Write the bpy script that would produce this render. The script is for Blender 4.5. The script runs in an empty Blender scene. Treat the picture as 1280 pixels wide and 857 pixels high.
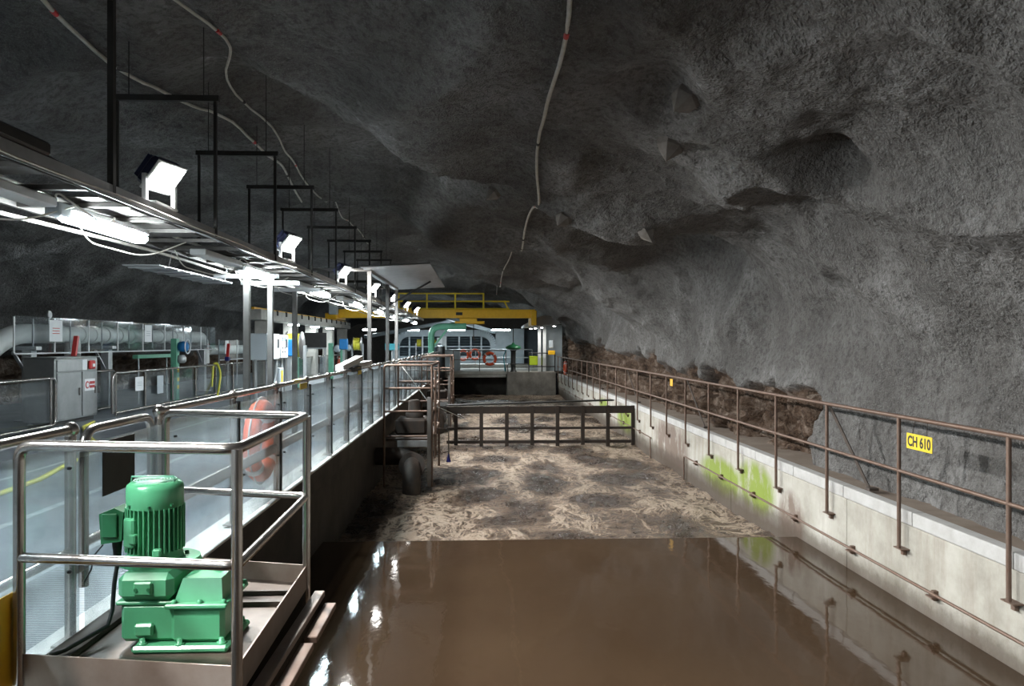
import bpy, math, random
import numpy as np
from mathutils import Vector, Matrix
from mathutils.bvhtree import BVHTree

random.seed(7)
S = bpy.context.scene
COL = S.collection
R = math.radians
PI = math.pi

# ---------------------------------------------------------------- camera, world, exposure
cam_d = bpy.data.cameras.new('camera')
cam_d.sensor_width = 36.0
cam_d.lens = 950 / 1280 * 36.0
cam_d.clip_start = 0.05
cam_d.clip_end = 200
cam = bpy.data.objects.new('camera', cam_d)
cam.location = (0, 0, 1.6)
cam.rotation_euler = (R(90), 0, R(-2.41))
COL.objects.link(cam)
S.camera = cam

wd = bpy.data.worlds.new('world'); S.world = wd; wd.use_nodes = True
wd.node_tree.nodes['Background'].inputs[0].default_value = (0.02, 0.02, 0.022, 1)
wd.node_tree.nodes['Background'].inputs[1].default_value = 0.2

S.view_settings.view_transform = 'Standard'
S.view_settings.look = 'None'
S.view_settings.gamma = 1
S.view_settings.use_curve_mapping = False
S.view_settings.exposure = -0.12

FLOOD_W = 265.0      # watts of one floodlight
TUBE_W = 18.0        # watts of one fluorescent batten

# ---------------------------------------------------------------- mesh builder
class MB:
    def __init__(s): s.v = []; s.f = []; s.sm = []
    def add(s, vs, fs, smooth=False):
        o = len(s.v); s.v.extend([tuple(p) for p in vs])
        for f in fs: s.f.append(tuple(i + o for i in f)); s.sm.append(smooth)
        return s
    def box(s, c, d, rz=0.0, b=0.0, M=None):
        x, y, z = d[0] / 2, d[1] / 2, d[2] / 2
        if b <= 0:
            vs = [Vector((sx * x, sy * y, sz * z)) for sz in (-1, 1) for sy in (-1, 1) for sx in (-1, 1)]
            fs = [(0, 2, 3, 1), (4, 5, 7, 6), (0, 1, 5, 4), (2, 6, 7, 3), (0, 4, 6, 2), (1, 3, 7, 5)]
        else:
            b = min(b, x * .9, y * .9, z * .9)
            vs = []; idx = {}
            for sx in (-1, 1):
                for sy in (-1, 1):
                    for sz in (-1, 1):
                        for a in range(3):
                            p = [sx * (x - b), sy * (y - b), sz * (z - b)]
                            p[a] = (sx * x, sy * y, sz * z)[a]
                            idx[(sx, sy, sz, a)] = len(vs); vs.append(Vector(p))
            fs = []
            for a in range(3):
                o1, o2 = [q for q in range(3) if q != a]
                for sg in (-1, 1):
                    loop = []
                    for (p, q) in ((-1, -1), (1, -1), (1, 1), (-1, 1)):
                        k = [0, 0, 0]; k[a] = sg; k[o1] = p; k[o2] = q
                        loop.append(idx[(k[0], k[1], k[2], a)])
                    fs.append(tuple(loop))
            for a in range(3):
                o1, o2 = [q for q in range(3) if q != a]
                for p in (-1, 1):
                    for q in (-1, 1):
                        k0 = [0, 0, 0]; k0[o1] = p; k0[o2] = q; k1 = list(k0); k0[a] = -1; k1[a] = 1
                        fs.append((idx[(*k0, o1)], idx[(*k1, o1)], idx[(*k1, o2)], idx[(*k0, o2)]))
            for sx in (-1, 1):
                for sy in (-1, 1):
                    for sz in (-1, 1): fs.append(tuple(idx[(sx, sy, sz, a)] for a in range(3)))
            # consistent outward winding
            ff = []
            for f in fs:
                n = (vs[f[1]] - vs[f[0]]).cross(vs[f[2]] - vs[f[0]])
                cc = sum((vs[i] for i in f), Vector()) / len(f)
                ff.append(f if n.dot(cc) > 0 else tuple(reversed(f)))
            fs = ff
        m = Matrix.Translation(Vector(c)) @ (M.to_4x4() if M is not None else Matrix.Rotation(rz, 4, 'Z'))
        return s.add([m @ p for p in vs], fs)
    def box2(s, lo, hi, b=0.0):
        return s.box([(lo[i] + hi[i]) / 2 for i in range(3)], [abs(hi[i] - lo[i]) for i in range(3)], 0, b)
    def bar(s, p, q, w, h, up=(0, 0, 1)):
        p = Vector(p); q = Vector(q); d = q - p; L = d.length; d.normalize()
        u = Vector(up)
        if abs(d.dot(u)) > .98: u = Vector((0, 1, 0))
        sx = d.cross(u).normalized(); uz = sx.cross(d)
        M = Matrix((sx, d, uz)).transposed()
        return s.box((p + q) / 2, (w, L, h), M=M)
    def tube(s, pts, r, n=10, cap=True, closed=False):
        P = [Vector(p) for p in pts]; m = len(P)
        rr = r if isinstance(r, (list, tuple)) else [r] * m
        tang = []
        for i in range(m):
            if closed: t = P[(i + 1) % m] - P[i - 1]
            else: t = P[min(i + 1, m - 1)] - P[max(i - 1, 0)]
            tang.append(t.normalized())
        t0 = tang[0]; ref = Vector((0, 0, 1)) if abs(t0.z) < .9 else Vector((1, 0, 0))
        N = (ref - t0 * ref.dot(t0)).normalized()
        vs = []; fs = []
        for i in range(m):
            t = tang[i]; N = (N - t * N.dot(t)).normalized(); B = t.cross(N)
            for k in range(n):
                a = 2 * PI * k / n
                vs.append(P[i] + (N * math.cos(a) + B * math.sin(a)) * rr[i])
        for i in range(m if closed else m - 1):
            j = (i + 1) % m
            for k in range(n):
                l = (k + 1) % n
                fs.append((i * n + k, i * n + l, j * n + l, j * n + k))
        s.add(vs, fs, True)
        if cap and not closed:
            s.add(vs[:n], [tuple(reversed(range(n)))]); s.add(vs[-n:], [tuple(range(n))])
        return s
    def lathe(s, c, prof, n=24, axis='Z', smooth=True, M=None):
        vs = []; fs = []
        if M is None:
            M = {'Z': Matrix.Identity(3), 'X': Matrix.Rotation(R(90), 3, 'Y'), 'Y': Matrix.Rotation(R(-90), 3, 'X')}[axis]
        for (r, z) in prof:
            for k in range(n):
                a = 2 * PI * k / n
                vs.append(M @ Vector((r * math.cos(a), r * math.sin(a), z)) + Vector(c))
        for i in range(len(prof) - 1):
            for k in range(n):
                l = (k + 1) % n
                fs.append((i * n + k, i * n + l, (i + 1) * n + l, (i + 1) * n + k))
        s.add(vs, fs, smooth)
        s.add(vs[:n], [tuple(reversed(range(n)))]); s.add(vs[-n:], [tuple(range(n))])
        return s
    def sphere(s, c, r, n=12, sq=1.0):
        return s.lathe(c, [(max(r * math.sin(PI * i / 8), 1e-4), -r * sq * math.cos(PI * i / 8)) for i in range(9)], n)
    def prism(s, poly, z0, z1, M=None, off=(0, 0, 0)):
        n = len(poly); M = M or Matrix.Identity(3); off = Vector(off)
        vs = [M @ Vector((p[0], p[1], z0)) + off for p in poly] + [M @ Vector((p[0], p[1], z1)) + off for p in poly]
        fs = [tuple(reversed(range(n))), tuple(range(n, 2 * n))] + [(i, (i + 1) % n, (i + 1) % n + n, i + n) for i in range(n)]
        return s.add(vs, fs)
    def build(s, name, mat, parent=None):
        off = Vector((0, 0, 0)); q = parent
        while q is not None: off += Vector(q.location); q = q.parent
        me = bpy.data.meshes.new(name)
        me.from_pydata([(p[0] - off.x, p[1] - off.y, p[2] - off.z) for p in s.v], [], s.f)
        me.polygons.foreach_set('use_smooth', s.sm)
        me.materials.append(M_[mat]); me.update()
        o = bpy.data.objects.new(name, me); COL.objects.link(o); o.parent = parent
        return o

def tag(o, label=None, cat=None, group=None, kind=None):
    if label: o['label'] = label
    if cat: o['category'] = cat
    if group: o['group'] = group
    if kind: o['kind'] = kind
    return o
def thing(name, loc, label, cat, group=None, kind=None):
    o = bpy.data.objects.new(name, None); o.empty_display_size = .1; o.location = loc
    COL.objects.link(o)
    return tag(o, label, cat, group, kind)
def copy_tree(o, parent=None):
    c = o.copy(); COL.objects.link(c); c.parent = parent
    for ch in list(o.children): copy_tree(ch, c)
    return c
def part_copies(first, parent, shifts):
    # further copies of a part, sharing its mesh, shifted from the first
    for d in shifts:
        c = first.copy(); COL.objects.link(c); c.parent = parent
        c.location = Vector(first.location) + Vector(d)
        for ch in list(first.children):
            k = ch.copy(); COL.objects.link(k); k.parent = c
def fillet(pts, r, n=6):
    P = [Vector(p) for p in pts]; out = [P[0]]
    for i in range(1, len(P) - 1):
        a = (P[i - 1] - P[i]); b = (P[i + 1] - P[i])
        d = min(r, a.length * .49, b.length * .49)
        p0 = P[i] + a.normalized() * d; p2 = P[i] + b.normalized() * d
        for k in range(n + 1):
            t = k / n
            out.append(p0 * (1 - t) ** 2 + P[i] * 2 * t * (1 - t) + p2 * t * t)
    out.append(P[-1]); return out
ORD = ['first', 'second', 'third', 'fourth', 'fifth', 'sixth', 'seventh', 'eighth', 'ninth', 'tenth', 'eleventh', 'twelfth', 'thirteenth', 'fourteenth', 'fifteenth', 'sixteenth']

# ---------------------------------------------------------------- materials
M_ = {}
class NT:
    def __init__(s, name):
        m = bpy.data.materials.new(name); m.use_nodes = True; s.m = m; s.t = m.node_tree; s.n = s.t.nodes
        s.b = s.n['Principled BSDF']; s.out = s.n['Material Output']; M_[name] = m
    def node(s, ty, **kw):
        n = s.n.new(ty)
        for k, v in kw.items():
            if k.startswith('_'): setattr(n, k[1:], v)
            else:
                key = k.replace('__', ' ')
                n.inputs[key].default_value = v
        return n
    def link(s, a, b): s.t.links.new(a, b)
    def coord(s, scale=(1, 1, 1), kind='Object'):
        g = s.node('ShaderNodeNewGeometry'); mp = s.node('ShaderNodeMapping'); mp.inputs['Scale'].default_value = scale
        if kind == 'World': s.link(g.outputs['Position'], mp.inputs[0])
        else: s.link(s.node('ShaderNodeTexCoord').outputs['Object'], mp.inputs[0])
        return mp.outputs[0]
    def noise(s, vec, scale, detail=4, rough=.55, dist=0):
        n = s.node('ShaderNodeTexNoise'); n.inputs['Scale'].default_value = scale; n.inputs['Detail'].default_value = detail
        n.inputs['Roughness'].default_value = rough; n.inputs['Distortion'].default_value = dist
        s.link(vec, n.inputs['Vector']); return n.outputs['Fac']
    def ramp(s, fac, stops):
        r = s.node('ShaderNodeValToRGB'); e = r.color_ramp.elements
        while len(e) < len(stops): e.new(.5)
        for i, (p, c) in enumerate(stops):
            e[i].position = p; e[i].color = (c, c, c, 1) if not isinstance(c, (tuple, list)) else (*c[:3], 1)
        s.link(fac, r.inputs[0]); return r.outputs[0]
    def mix(s, fac, a, b, mode='MIX'):
        m = s.node('ShaderNodeMix'); m.data_type = 'RGBA'; m.blend_type = mode
        for sk, v in ((m.inputs[0], fac), (m.inputs[6], a), (m.inputs[7], b)):
            if hasattr(v, 'is_output'): s.link(v, sk)
            else: sk.default_value = v if isinstance(v, (int, float)) else (*v[:3], 1)
        return m.outputs[2]
    def math(s, op, a, b=None):
        m = s.node('ShaderNodeMath'); m.operation = op
        for i, v in enumerate((a, b)):
            if v is None: continue
            if hasattr(v, 'is_output'): s.link(v, m.inputs[i])
            else: m.inputs[i].default_value = v
        return m.outputs[0]
    def bump(s, h, strength=.5, dist=.02):
        b = s.node('ShaderNodeBump'); b.inputs['Strength'].default_value = strength; b.inputs['Distance'].default_value = dist
        s.link(h, b.inputs['Height']); s.link(b.outputs[0], s.b.inputs['Normal'])
    def set(s, col=None, rough=None, metal=None, spec=None):
        if col is not None:
            if hasattr(col, 'is_output'): s.link(col, s.b.inputs['Base Color'])
            else: s.b.inputs['Base Color'].default_value = (*col[:3], 1)
        if rough is not None:
            if hasattr(rough, 'is_output'): s.link(rough, s.b.inputs['Roughness'])
            else: s.b.inputs['Roughness'].default_value = rough
        if metal is not None: s.b.inputs['Metallic'].default_value = metal
        if spec is not None: s.b.inputs['Specular IOR Level'].default_value = spec
        return s

def worn(name, a, b, rough=.5, metal=0.0, sc=6.0, lo=.35, hi=.7, bump=.0, bsc=60, spec=None):
    t = NT(name); v = t.coord(kind='World')
    f = t.ramp(t.noise(v, sc, 6, .65), [(lo, 0.0), (hi, 1.0)])
    t.set(t.mix(f, a, b), rough, metal, spec)
    if bump > 0: t.bump(t.noise(v, bsc, 3), bump, .004)
    return t

worn('steel', (.46, .43, .41), (.37, .335, .31), .24, .95, 5)
worn('steel_dull', (.30, .29, .28), (.23, .21, .195), .42, .85, 5)
worn('rusty_steel', (.175, .125, .10), (.15, .085, .058), .5, .45, 9, .35, .75)
worn('rust_dark', (.032, .027, .023), (.055, .035, .025), .75, .2, 10)
worn('plate_brown', (.27, .22, .19), (.20, .145, .115), .5, .35, 4)
worn('green_paint', (.085, .34, .175), (.075, .30, .15), .25, 0, 5, bump=.08)
worn('green_dark', (.02, .13, .055), (.03, .16, .07), .3, 0, 5)
worn('green_pale', (.10, .30, .20), (.12, .36, .24), .45)
worn('white_paint', (.62, .63, .63), (.52, .53, .54), .45, 0, 4)
worn('grey_box', (.42, .46, .49), (.38, .42, .45), .4, .1, 4)
worn('black', (.012, .012, .013), (.02, .02, .02), .5)
worn('dark_metal', (.032, .031, .030), (.045, .042, .039), .6, .4)
worn('flood_body', (.015, .017, .045), (.025, .03, .08), .5, .3)
worn('galv', (.46, .47, .48), (.36, .37, .38), .45, .7, 6)
worn('tray_steel', (.09, .083, .078), (.055, .05, .046), .55, .5, 8)
worn('stainless', (.46, .47, .47), (.36, .37, .37), .33, .85, 3)
worn('yellow_paint', (.85, .48, .02), (.75, .40, .02), .45, 0, 5)
worn('yellow_bright', (.75, .55, .02), (.65, .48, .03), .5)
worn('lime', (.55, .70, .03), (.5, .65, .03), .5)
worn('orange', (.75, .10, .03), (.65, .08, .025), .5)
worn('red', (.55, .025, .02), (.45, .02, .02), .4)
worn('blue', (.02, .20, .50), (.02, .16, .42), .4)
worn('blue_dark', (.015, .02, .16), (.02, .025, .2), .4)
worn('pipe_white', (.82, .82, .80), (.72, .72, .70), .4, 0, 3)
worn('cable_white', (.55, .53, .48), (.40, .38, .33), .6, 0, 8)
worn('cable_black', (.012, .012, .012), (.02, .02, .02), .5)
worn('hose_yellow', (.65, .60, .05), (.55, .50, .05), .45)
worn('paper', (.80, .81, .82), (.75, .76, .78), .7)
worn('anchor_concrete', (.20, .18, .165), (.13, .115, .10), .85, 0, 9)
worn('beam_concrete', (.50, .48, .44), (.36, .34, .31), .8, 0, 3)
worn('dirty_shaded_concrete', (.065, .055, .045), (.022, .018, .015), .85, 0, 1.5, bump=.4, bsc=30)  # dirt tone, darkened further to carry the shadow below the walkway
worn('block_concrete', (.27, .25, .22), (.12, .105, .09), .85, 0, 1.6)
worn('brown_steel', (.06, .05, .045), (.10, .075, .06), .6, .3, 6)
worn('teal', (.05, .35, .42), (.05, .3, .36), .5)
worn('enclosure', (.45, .51, .55), (.36, .42, .46), .4, .1, 2)
worn('louver', (.12, .15, .17), (.085, .105, .12), .5, .3, 2)
worn('column_grey', (.15, .147, .143), (.11, .107, .104), .45, .5, 4)
worn('rope', (.5, .5, .48), (.4, .4, .38), .8)

def emitter(name, col, st):
    t = NT(name); t.set((.8, .8, .8)); t.b.inputs['Emission Color'].default_value = (*col, 1); t.b.inputs['Emission Strength'].default_value = st
emitter('lamp_face', (1, 1, .97), 30)
emitter('far_tube_face', (.85, .97, 1), 45)
emitter('tube_face', (.86, .97, 1), 245)

# acrylic sheet: clear with a milky, scuffed film and real reflections
def acrylic(name, milk, tint, rough):
    t = NT(name)
    tr = t.node('ShaderNodeBsdfTransparent'); tr.inputs[0].default_value = (*tint, 1)
    df = t.node('ShaderNodeBsdfDiffuse'); df.inputs[0].default_value = (.62, .68, .72, 1)
    tl = t.node('ShaderNodeBsdfTranslucent'); tl.inputs[0].default_value = (.62, .68, .72, 1)
    gl = t.node('ShaderNodeBsdfGlossy'); gl.inputs['Roughness'].default_value = rough
    v = t.coord(kind='World')
    f = t.ramp(t.noise(v, 2.2, 6, .6), [(.3, milk * .6), (.8, milk * 1.7)])
    a = t.node('ShaderNodeMixShader'); a.inputs[0].default_value = .5
    t.link(df.outputs[0], a.inputs[1]); t.link(tl.outputs[0], a.inputs[2])
    b = t.node('ShaderNodeMixShader'); t.link(f, b.inputs[0]); t.link(tr.outputs[0], b.inputs[1]); t.link(a.outputs[0], b.inputs[2])
    lw = t.node('ShaderNodeLayerWeight'); lw.inputs[0].default_value = .5
    f5 = t.math('ADD', t.math('MULTIPLY', t.math('POWER', lw.outputs['Facing'], 4.5), .75), .035)
    c = t.node('ShaderNodeMixShader'); t.link(f5, c.inputs[0]); t.link(b.outputs[0], c.inputs[1]); t.link(gl.outputs[0], c.inputs[2])
    t.link(c.outputs[0], t.out.inputs[0])
acrylic('acrylic', .20, (.86, .91, .93), .12)
acrylic('acrylic_clear', .05, (.95, .97, .975), .06)

# sprayed-concrete rock
t = NT('shotcrete'); v = t.coord(kind='World')
at = t.node('ShaderNodeAttribute'); at.attribute_name = 'exposed'
n1 = t.noise(v, .55, 6, .6); n2 = t.noise(v, 2.6, 6, .65); n3 = t.noise(v, 13, 4, .6); n4 = t.noise(v, 30, 3, .55)
n5 = t.noise(v, 55, 2, .5)
base = t.ramp(n1, [(.32, (.080, .077, .075)), (.5, (.155, .152, .149)), (.68, (.25, .249, .247))])
base = t.mix(t.ramp(n2, [(.35, 0), (.7, .6)]), base, (.095, .088, .082))
base = t.mix(t.ramp(n3, [(.38, .55), (.54, 0)]), base, (.055, .051, .048))
base = t.mix(t.ramp(n5, [(.52, 0), (.74, .32)]), base, (.30, .30, .30))
wh = t.math('MULTIPLY', t.ramp(t.noise(v, 1.1, 8, .75), [(.62, 0), (.72, 1)]), t.ramp(t.noise(v, 6, 5, .7), [(.48, 0), (.60, .8)]))
base = t.mix(wh, base, (.46, .47, .48))
rk = t.ramp(t.noise(v, 3.2, 8, .7), [(.34, (.018, .012, .009)), (.46, (.075, .046, .03)), (.56, (.125, .09, .068)), (.72, (.26, .215, .18))])
t.set(t.mix(at.outputs['Fac'], base, rk), .92, 0, .25)
h = t.math('ADD', t.math('MULTIPLY', n3, 1.0), t.math('ADD', t.math('MULTIPLY', n4, .6), t.math('MULTIPLY', n5, .25)))
t.bump(h, 1.0, .065)

t = NT('floor_paint'); v = t.coord(kind='World')
f0 = t.ramp(t.noise(v, 1.3, 8, .65), [(.3, (.12, .135, .15)), (.55, (.18, .20, .22)), (.75, (.26, .28, .30))])
sx = t.node('ShaderNodeSeparateXYZ'); t.link(v, sx.inputs[0])
def stripe(x0, w):
    d = t.math('ABSOLUTE', t.math('SUBTRACT', sx.outputs[0], x0)); return t.math('LESS_THAN', d, w)
ln = t.math('MAXIMUM', t.math('MAXIMUM', stripe(-4.17, .045), stripe(-5.6, .04)), stripe(-3.05, .03))
ln = t.math('MULTIPLY', ln, t.ramp(t.noise(v, 7, 4), [(.3, .25), (.6, .9)]))
band = t.math('MULTIPLY', stripe(-2.75, .22), .45)
c0 = t.mix(band, f0, (.17, .22, .27))
t.set(t.mix(ln, c0, (.50, .52, .52)), .5, 0, .4); t.bump(t.noise(v, 30, 4), .2, .01)

t = NT('grating_steel'); v = t.coord(kind='World')
w = t.node('ShaderNodeTexWave'); w.bands_direction = 'Y'; w.inputs['Scale'].default_value = 11.0; w.inputs['Distortion'].default_value = 1.1
w.inputs['Detail'].default_value = 1; t.link(v, w.inputs['Vector'])
t.set(t.mix(w.outputs['Fac'], (.10, .11, .12), (.42, .45, .47)), .5, .3); t.bump(w.outputs['Fac'], .5, .01)

def concrete_wall(name):
    t = NT(name); v = t.coord(kind='World')
    base = t.ramp(t.noise(v, 1.2, 8, .65), [(.3, (.26, .245, .21)), (.5, (.385, .37, .33)), (.72, (.49, .48, .445))])
    # rain-streak staining, dragged downwards
    vs = t.coord((1, 2.2, .25), 'World'); st = t.ramp(t.noise(vs, 1.6, 8, .7), [(.50, 0), (.78, .7)])
    base = t.mix(st, base, (.20, .155, .115))
    sx = t.node('ShaderNodeSeparateXYZ'); t.link(t.coord(kind='World'), sx.inputs[0])
    def gauss(y0, wy, z0, wz):
        a = t.math('DIVIDE', t.math('SUBTRACT', sx.outputs[1], y0), wy); b = t.math('DIVIDE', t.math('SUBTRACT', sx.outputs[2], z0), wz)
        d = t.math('ADD', t.math('MULTIPLY', a, a), t.math('MULTIPLY', b, b)); return t.math('MAXIMUM', t.math('SUBTRACT', 1.0, d), 0.0)
    edge = t.ramp(t.noise(t.coord((1, 1, .5), 'World'), 3.5, 6, .7), [(.30, 0), (.52, 1)])
    alg = t.math('MAXIMUM', t.math('MAXIMUM', gauss(12.75, 1.0, -.86, .50), gauss(14.6, 1.5, -1.0, .42)), t.math('MAXIMUM', gauss(24.3, 1.7, -.9, .5), gauss(28.6, 1.2, -.75, .3)))
    base = t.mix(t.ramp(t.math('MULTIPLY', alg, edge), [(.02, 0), (.55, .92)]), base, (.19, .26, .03))
    rust = t.math('MAXIMUM', gauss(18.6, 2.0, -.95, .8), gauss(11.25, .55, -1.1, .55))
    base = t.mix(t.ramp(t.math('MULTIPLY', rust, edge), [(.05, 0), (.6, .85)]), base, (.15, .105, .085))
    # tide mark of the tank
    tz_ = t.math('ADD', t.math('ADD', sx.outputs[2], 1.5), t.math('MULTIPLY', t.math('SUBTRACT', t.noise(v, 3.5, 8, .7), .5), .30))
    base = t.mix(t.ramp(tz_, [(.16, .92), (.34, .70), (.50, .0)]), base, (.060, .043, .031))
    t.set(base, .82, 0, .3); t.bump(t.noise(v, 25, 5), .25, .012)
concrete_wall('tank_concrete')
worn('coping_paint', (.46, .46, .455), (.36, .35, .34), .7, 0, 5)
worn('ledge_dust', (.17, .13, .10), (.23, .19, .155), .9, 0, 2.5, bump=.3, bsc=40)
worn('kerb_white', (.74, .73, .70), (.58, .57, .54), .7, 0, 4)

# calm brown water
t = NT('calm_water'); v = t.coord(kind='World')
t.set(t.ramp(t.noise(v, .5, 4, .5), [(.3, (.040, .0245, .0145)), (.7, (.054, .034, .020))]), .055, 0, .55); t.b.inputs['IOR'].default_value = 1.33
vv = t.coord((1.0, .55, 1), 'World')
h = t.math('ADD', t.noise(vv, 1.6, 2, .5), t.math('MULTIPLY', t.noise(vv, 9, 3, .55), .22)); t.bump(h, .15, .03)

# churning aerated water
t = NT('churning_water'); v = t.coord((1, .62, 1), 'World')
nz = t.node('ShaderNodeTexNoise'); nz.inputs['Scale'].default_value = .9; nz.inputs['Detail'].default_value = 5; t.link(v, nz.inputs['Vector'])
vm = t.node('ShaderNodeVectorMath'); vm.operation = 'MULTIPLY_ADD'; vm.inputs[1].default_value = (1.15, 1.15, 0); t.link(nz.outputs['Color'], vm.inputs[0]); t.link(v, vm.inputs[2])
vo = t.node('ShaderNodeTexVoronoi'); vo.feature = 'SMOOTH_F1'; vo.inputs['Scale'].default_value = .78; vo.inputs['Smoothness'].default_value = .35; t.link(vm.outputs[0], vo.inputs['Vector'])
cell = t.ramp(vo.outputs['Distance'], [(.27, 0), (.60, 1)])
def filament(vec, sc, wd, seed):
    mpn = t.node('ShaderNodeMapping'); mpn.inputs['Location'].default_value = (seed, seed * 1.7, 0); t.link(vec, mpn.inputs[0])
    n = t.noise(mpn.outputs[0], sc, 5, .62, .8); d = t.math('ABSOLUTE', t.math('SUBTRACT', n, .5)); return t.ramp(d, [(0, 1), (wd, 0)])
fil = t.math('MAXIMUM', filament(vm.outputs[0], 1.0, .035, 3.0), t.math('MAXIMUM', t.math('MULTIPLY', filament(vm.outputs[0], 2.4, .045, 9.0), .9), t.math('MULTIPLY', filament(vm.outputs[0], 5.5, .06, 5.0), .7)))
fine = t.noise(t.coord((1, .8, 1), 'World'), 24, 6, .78, .4)
mid = t.noise(vm.outputs[0], 4.5, 7, .7, .6)
foam = t.math('ADD', t.math('MULTIPLY', cell, .50), t.math('MULTIPLY', t.math('SUBTRACT', mid, .5), 1.15))
foam = t.math('ADD', foam, t.math('MULTIPLY', t.math('MULTIPLY', fil, t.math('ADD', cell, .35)), .62))
foam = t.math('ADD', foam, t.math('MULTIPLY', t.math('SUBTRACT', fine, .5), 1.2))
fm = t.ramp(foam, [(.10, 0), (.50, .30), (.88, .60), (1.0, .74)])
col = t.ramp(t.math('MULTIPLY', fm, t.math('ADD', 1.0, t.math('MULTIPLY', fil, .55))), [(0, (.035, .021, .013)), (.33, (.095, .061, .039)), (.62, (.195, .135, .092)), (1, (.46, .365, .28))])
t.set(col, t.ramp(fm, [(0, .26), (1, .55)]), 0, .28)
t.bump(t.math('ADD', t.math('MULTIPLY', foam, .7), t.math('MULTIPLY', fine, 1.0)), .8, .05)

t = NT('chequer_plate'); v = t.coord(kind='World')
base = t.ramp(t.noise(v, 4, 8, .7), [(.3, (.11, .085, .065)), (.55, (.22, .175, .145)), (.75, (.33, .285, .25))])
mp = t.node('ShaderNodeMapping'); mp.inputs['Rotation'].default_value = (0, 0, R(45)); t.link(v, mp.inputs[0])
ck = t.node('ShaderNodeTexBrick'); ck.inputs['Scale'].default_value = 22; ck.inputs['Mortar Size'].default_value = .16; ck.offset = .5
ck.inputs['Color1'].default_value = (1, 1, 1, 1); ck.inputs['Color2'].default_value = (1, 1, 1, 1); ck.inputs['Mortar'].default_value = (0, 0, 0, 1)
t.link(mp.outputs[0], ck.inputs['Vector']); t.set(t.mix(ck.outputs['Color'], t.mix(.55, base, (.05, .035, .025)), base), .5, .3); t.bump(ck.outputs['Color'], .7, .006)

# ---------------------------------------------------------------- noise for the rock
rng = np.random.default_rng(11)
PERM = np.concatenate([rng.permutation(256)] * 3)
GR = rng.normal(size=(256, 3)); GR /= np.linalg.norm(GR, axis=1)[:, None]
def perlin(p):
    i = np.floor(p).astype(int); f = p - i; u = f * f * f * (f * (f * 6 - 15) + 10)
    i &= 255; out = np.zeros(len(p))
    for dx in (0, 1):
        for dy in (0, 1):
            for dz in (0, 1):
                g = GR[PERM[PERM[PERM[(i[:, 0] + dx) & 255] + ((i[:, 1] + dy) & 255)] + ((i[:, 2] + dz) & 255)]]
                d = g[:, 0] * (f[:, 0] - dx) + g[:, 1] * (f[:, 1] - dy) + g[:, 2] * (f[:, 2] - dz)
                w = (u[:, 0] if dx else 1 - u[:, 0]) * (u[:, 1] if dy else 1 - u[:, 1]) * (u[:, 2] if dz else 1 - u[:, 2])
                out += w * d
    return out * 1.6
def worley(p):
    i = np.floor(p).astype(int); best = np.full(len(p), 9.0); cid = np.zeros(len(p))
    for dx in (-1, 0, 1):
        for dy in (-1, 0, 1):
            for dz in (-1, 0, 1):
                c = i + np.array([dx, dy, dz]); k = PERM[PERM[PERM[c[:, 0] & 255] + (c[:, 1] & 255)] + (c[:, 2] & 255)]
                q = c + .5 + GR[k] * .45
                d = ((p - q) ** 2).sum(1); m = d < best; best[m] = d[m]; cid[m] = k[m]
    return np.sqrt(best), cid / 255.0

# ---------------------------------------------------------------- the cavern vault
PROF = [(5.12, -.55), (5.16, .1), (5.25, .9), (5.32, 1.7), (5.12, 2.6), (4.45, 3.4), (3.2, 4.05), (1.0, 4.7), (-2, 5.1), (-5, 5.05), (-8, 4.5), (-10.5, 3.5), (-11.8, 2.1), (-12.1, .8), (-12.0, -.4)]
def catmull(P, n):
    P = [np.array(p, float) for p in P]; P = [2 * P[0] - P[1]] + P + [2 * P[-1] - P[-2]]
    out = []
    for k in range(1, len(P) - 2):
        for q in np.linspace(0, 1, n, endpoint=False):
            a, b, c, d = P[k - 1:k + 3]
            out.append(.5 * (2 * b + (c - a) * q + (2 * a - 5 * b + 4 * c - d) * q * q + (3 * b - a - 3 * c + d) * q ** 3))
    out.append(P[-2]); return np.array(out)
cv = catmull(PROF, 40)
seg = np.concatenate([[0], np.cumsum(np.linalg.norm(np.diff(cv, axis=0), axis=1))])
# finer on the right, where the rock is close
ss = []; q = 0.0
while q < seg[-1]:
    ss.append(q); q += .055 if q < 9 else (.09 if q < 16 else .14)
ss.append(seg[-1]); ss = np.array(ss)
cx = np.interp(ss, seg, cv[:, 0]); cz = np.interp(ss, seg, cv[:, 1])
tx = np.gradient(cx, ss); tz = np.gradient(cz, ss); nx = -tz; nz_ = tx          # points into the cavern? fixed below
if nx[0] > 0: nx, nz_ = -nx, -nz_
ys = []; q = -9.0
while q < 66:
    ys.append(q); q += .12 if q < 3 else (.055 if q < 16 else min(.055 + (q - 16) * .012, .3))
ys = np.array(ys)
Ns, Ny = len(ss), len(ys)
Xg = np.repeat(cx[None], Ny, 0).ravel(); Zg = np.repeat(cz[None], Ny, 0).ravel(); Yg = np.repeat(ys[:, None], Ns, 1).ravel()
NX = np.repeat(nx[None], Ny, 0).ravel(); NZ = np.repeat(nz_[None], Ny, 0).ravel(); SG = np.repeat(ss[None], Ny, 0).ravel()
P3 = np.stack([Xg, Yg, Zg], 1)
lowmask = np.clip((Zg - .6) / 1.6, 0, 1)                     # the wall foot keeps its line
wp = P3 + .8 * np.stack([perlin(P3 * .35 + 7), perlin(P3 * .35 + 31), perlin(P3 * .35 + 53)], 1)
big = perlin(wp * np.array([.30, .22, .30]))
rid = 1 - 2 * np.abs(perlin(wp * np.array([.42, .33, .42]) + 17))
rid2 = 1 - 2 * np.abs(perlin(wp * np.array([.95, .8, .95]) + 5))
disp = (.66 * big + .26 * rid) * (.25 + .75 * lowmask) + .075 * rid2 * (.5 + .5 * lowmask)
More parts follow.
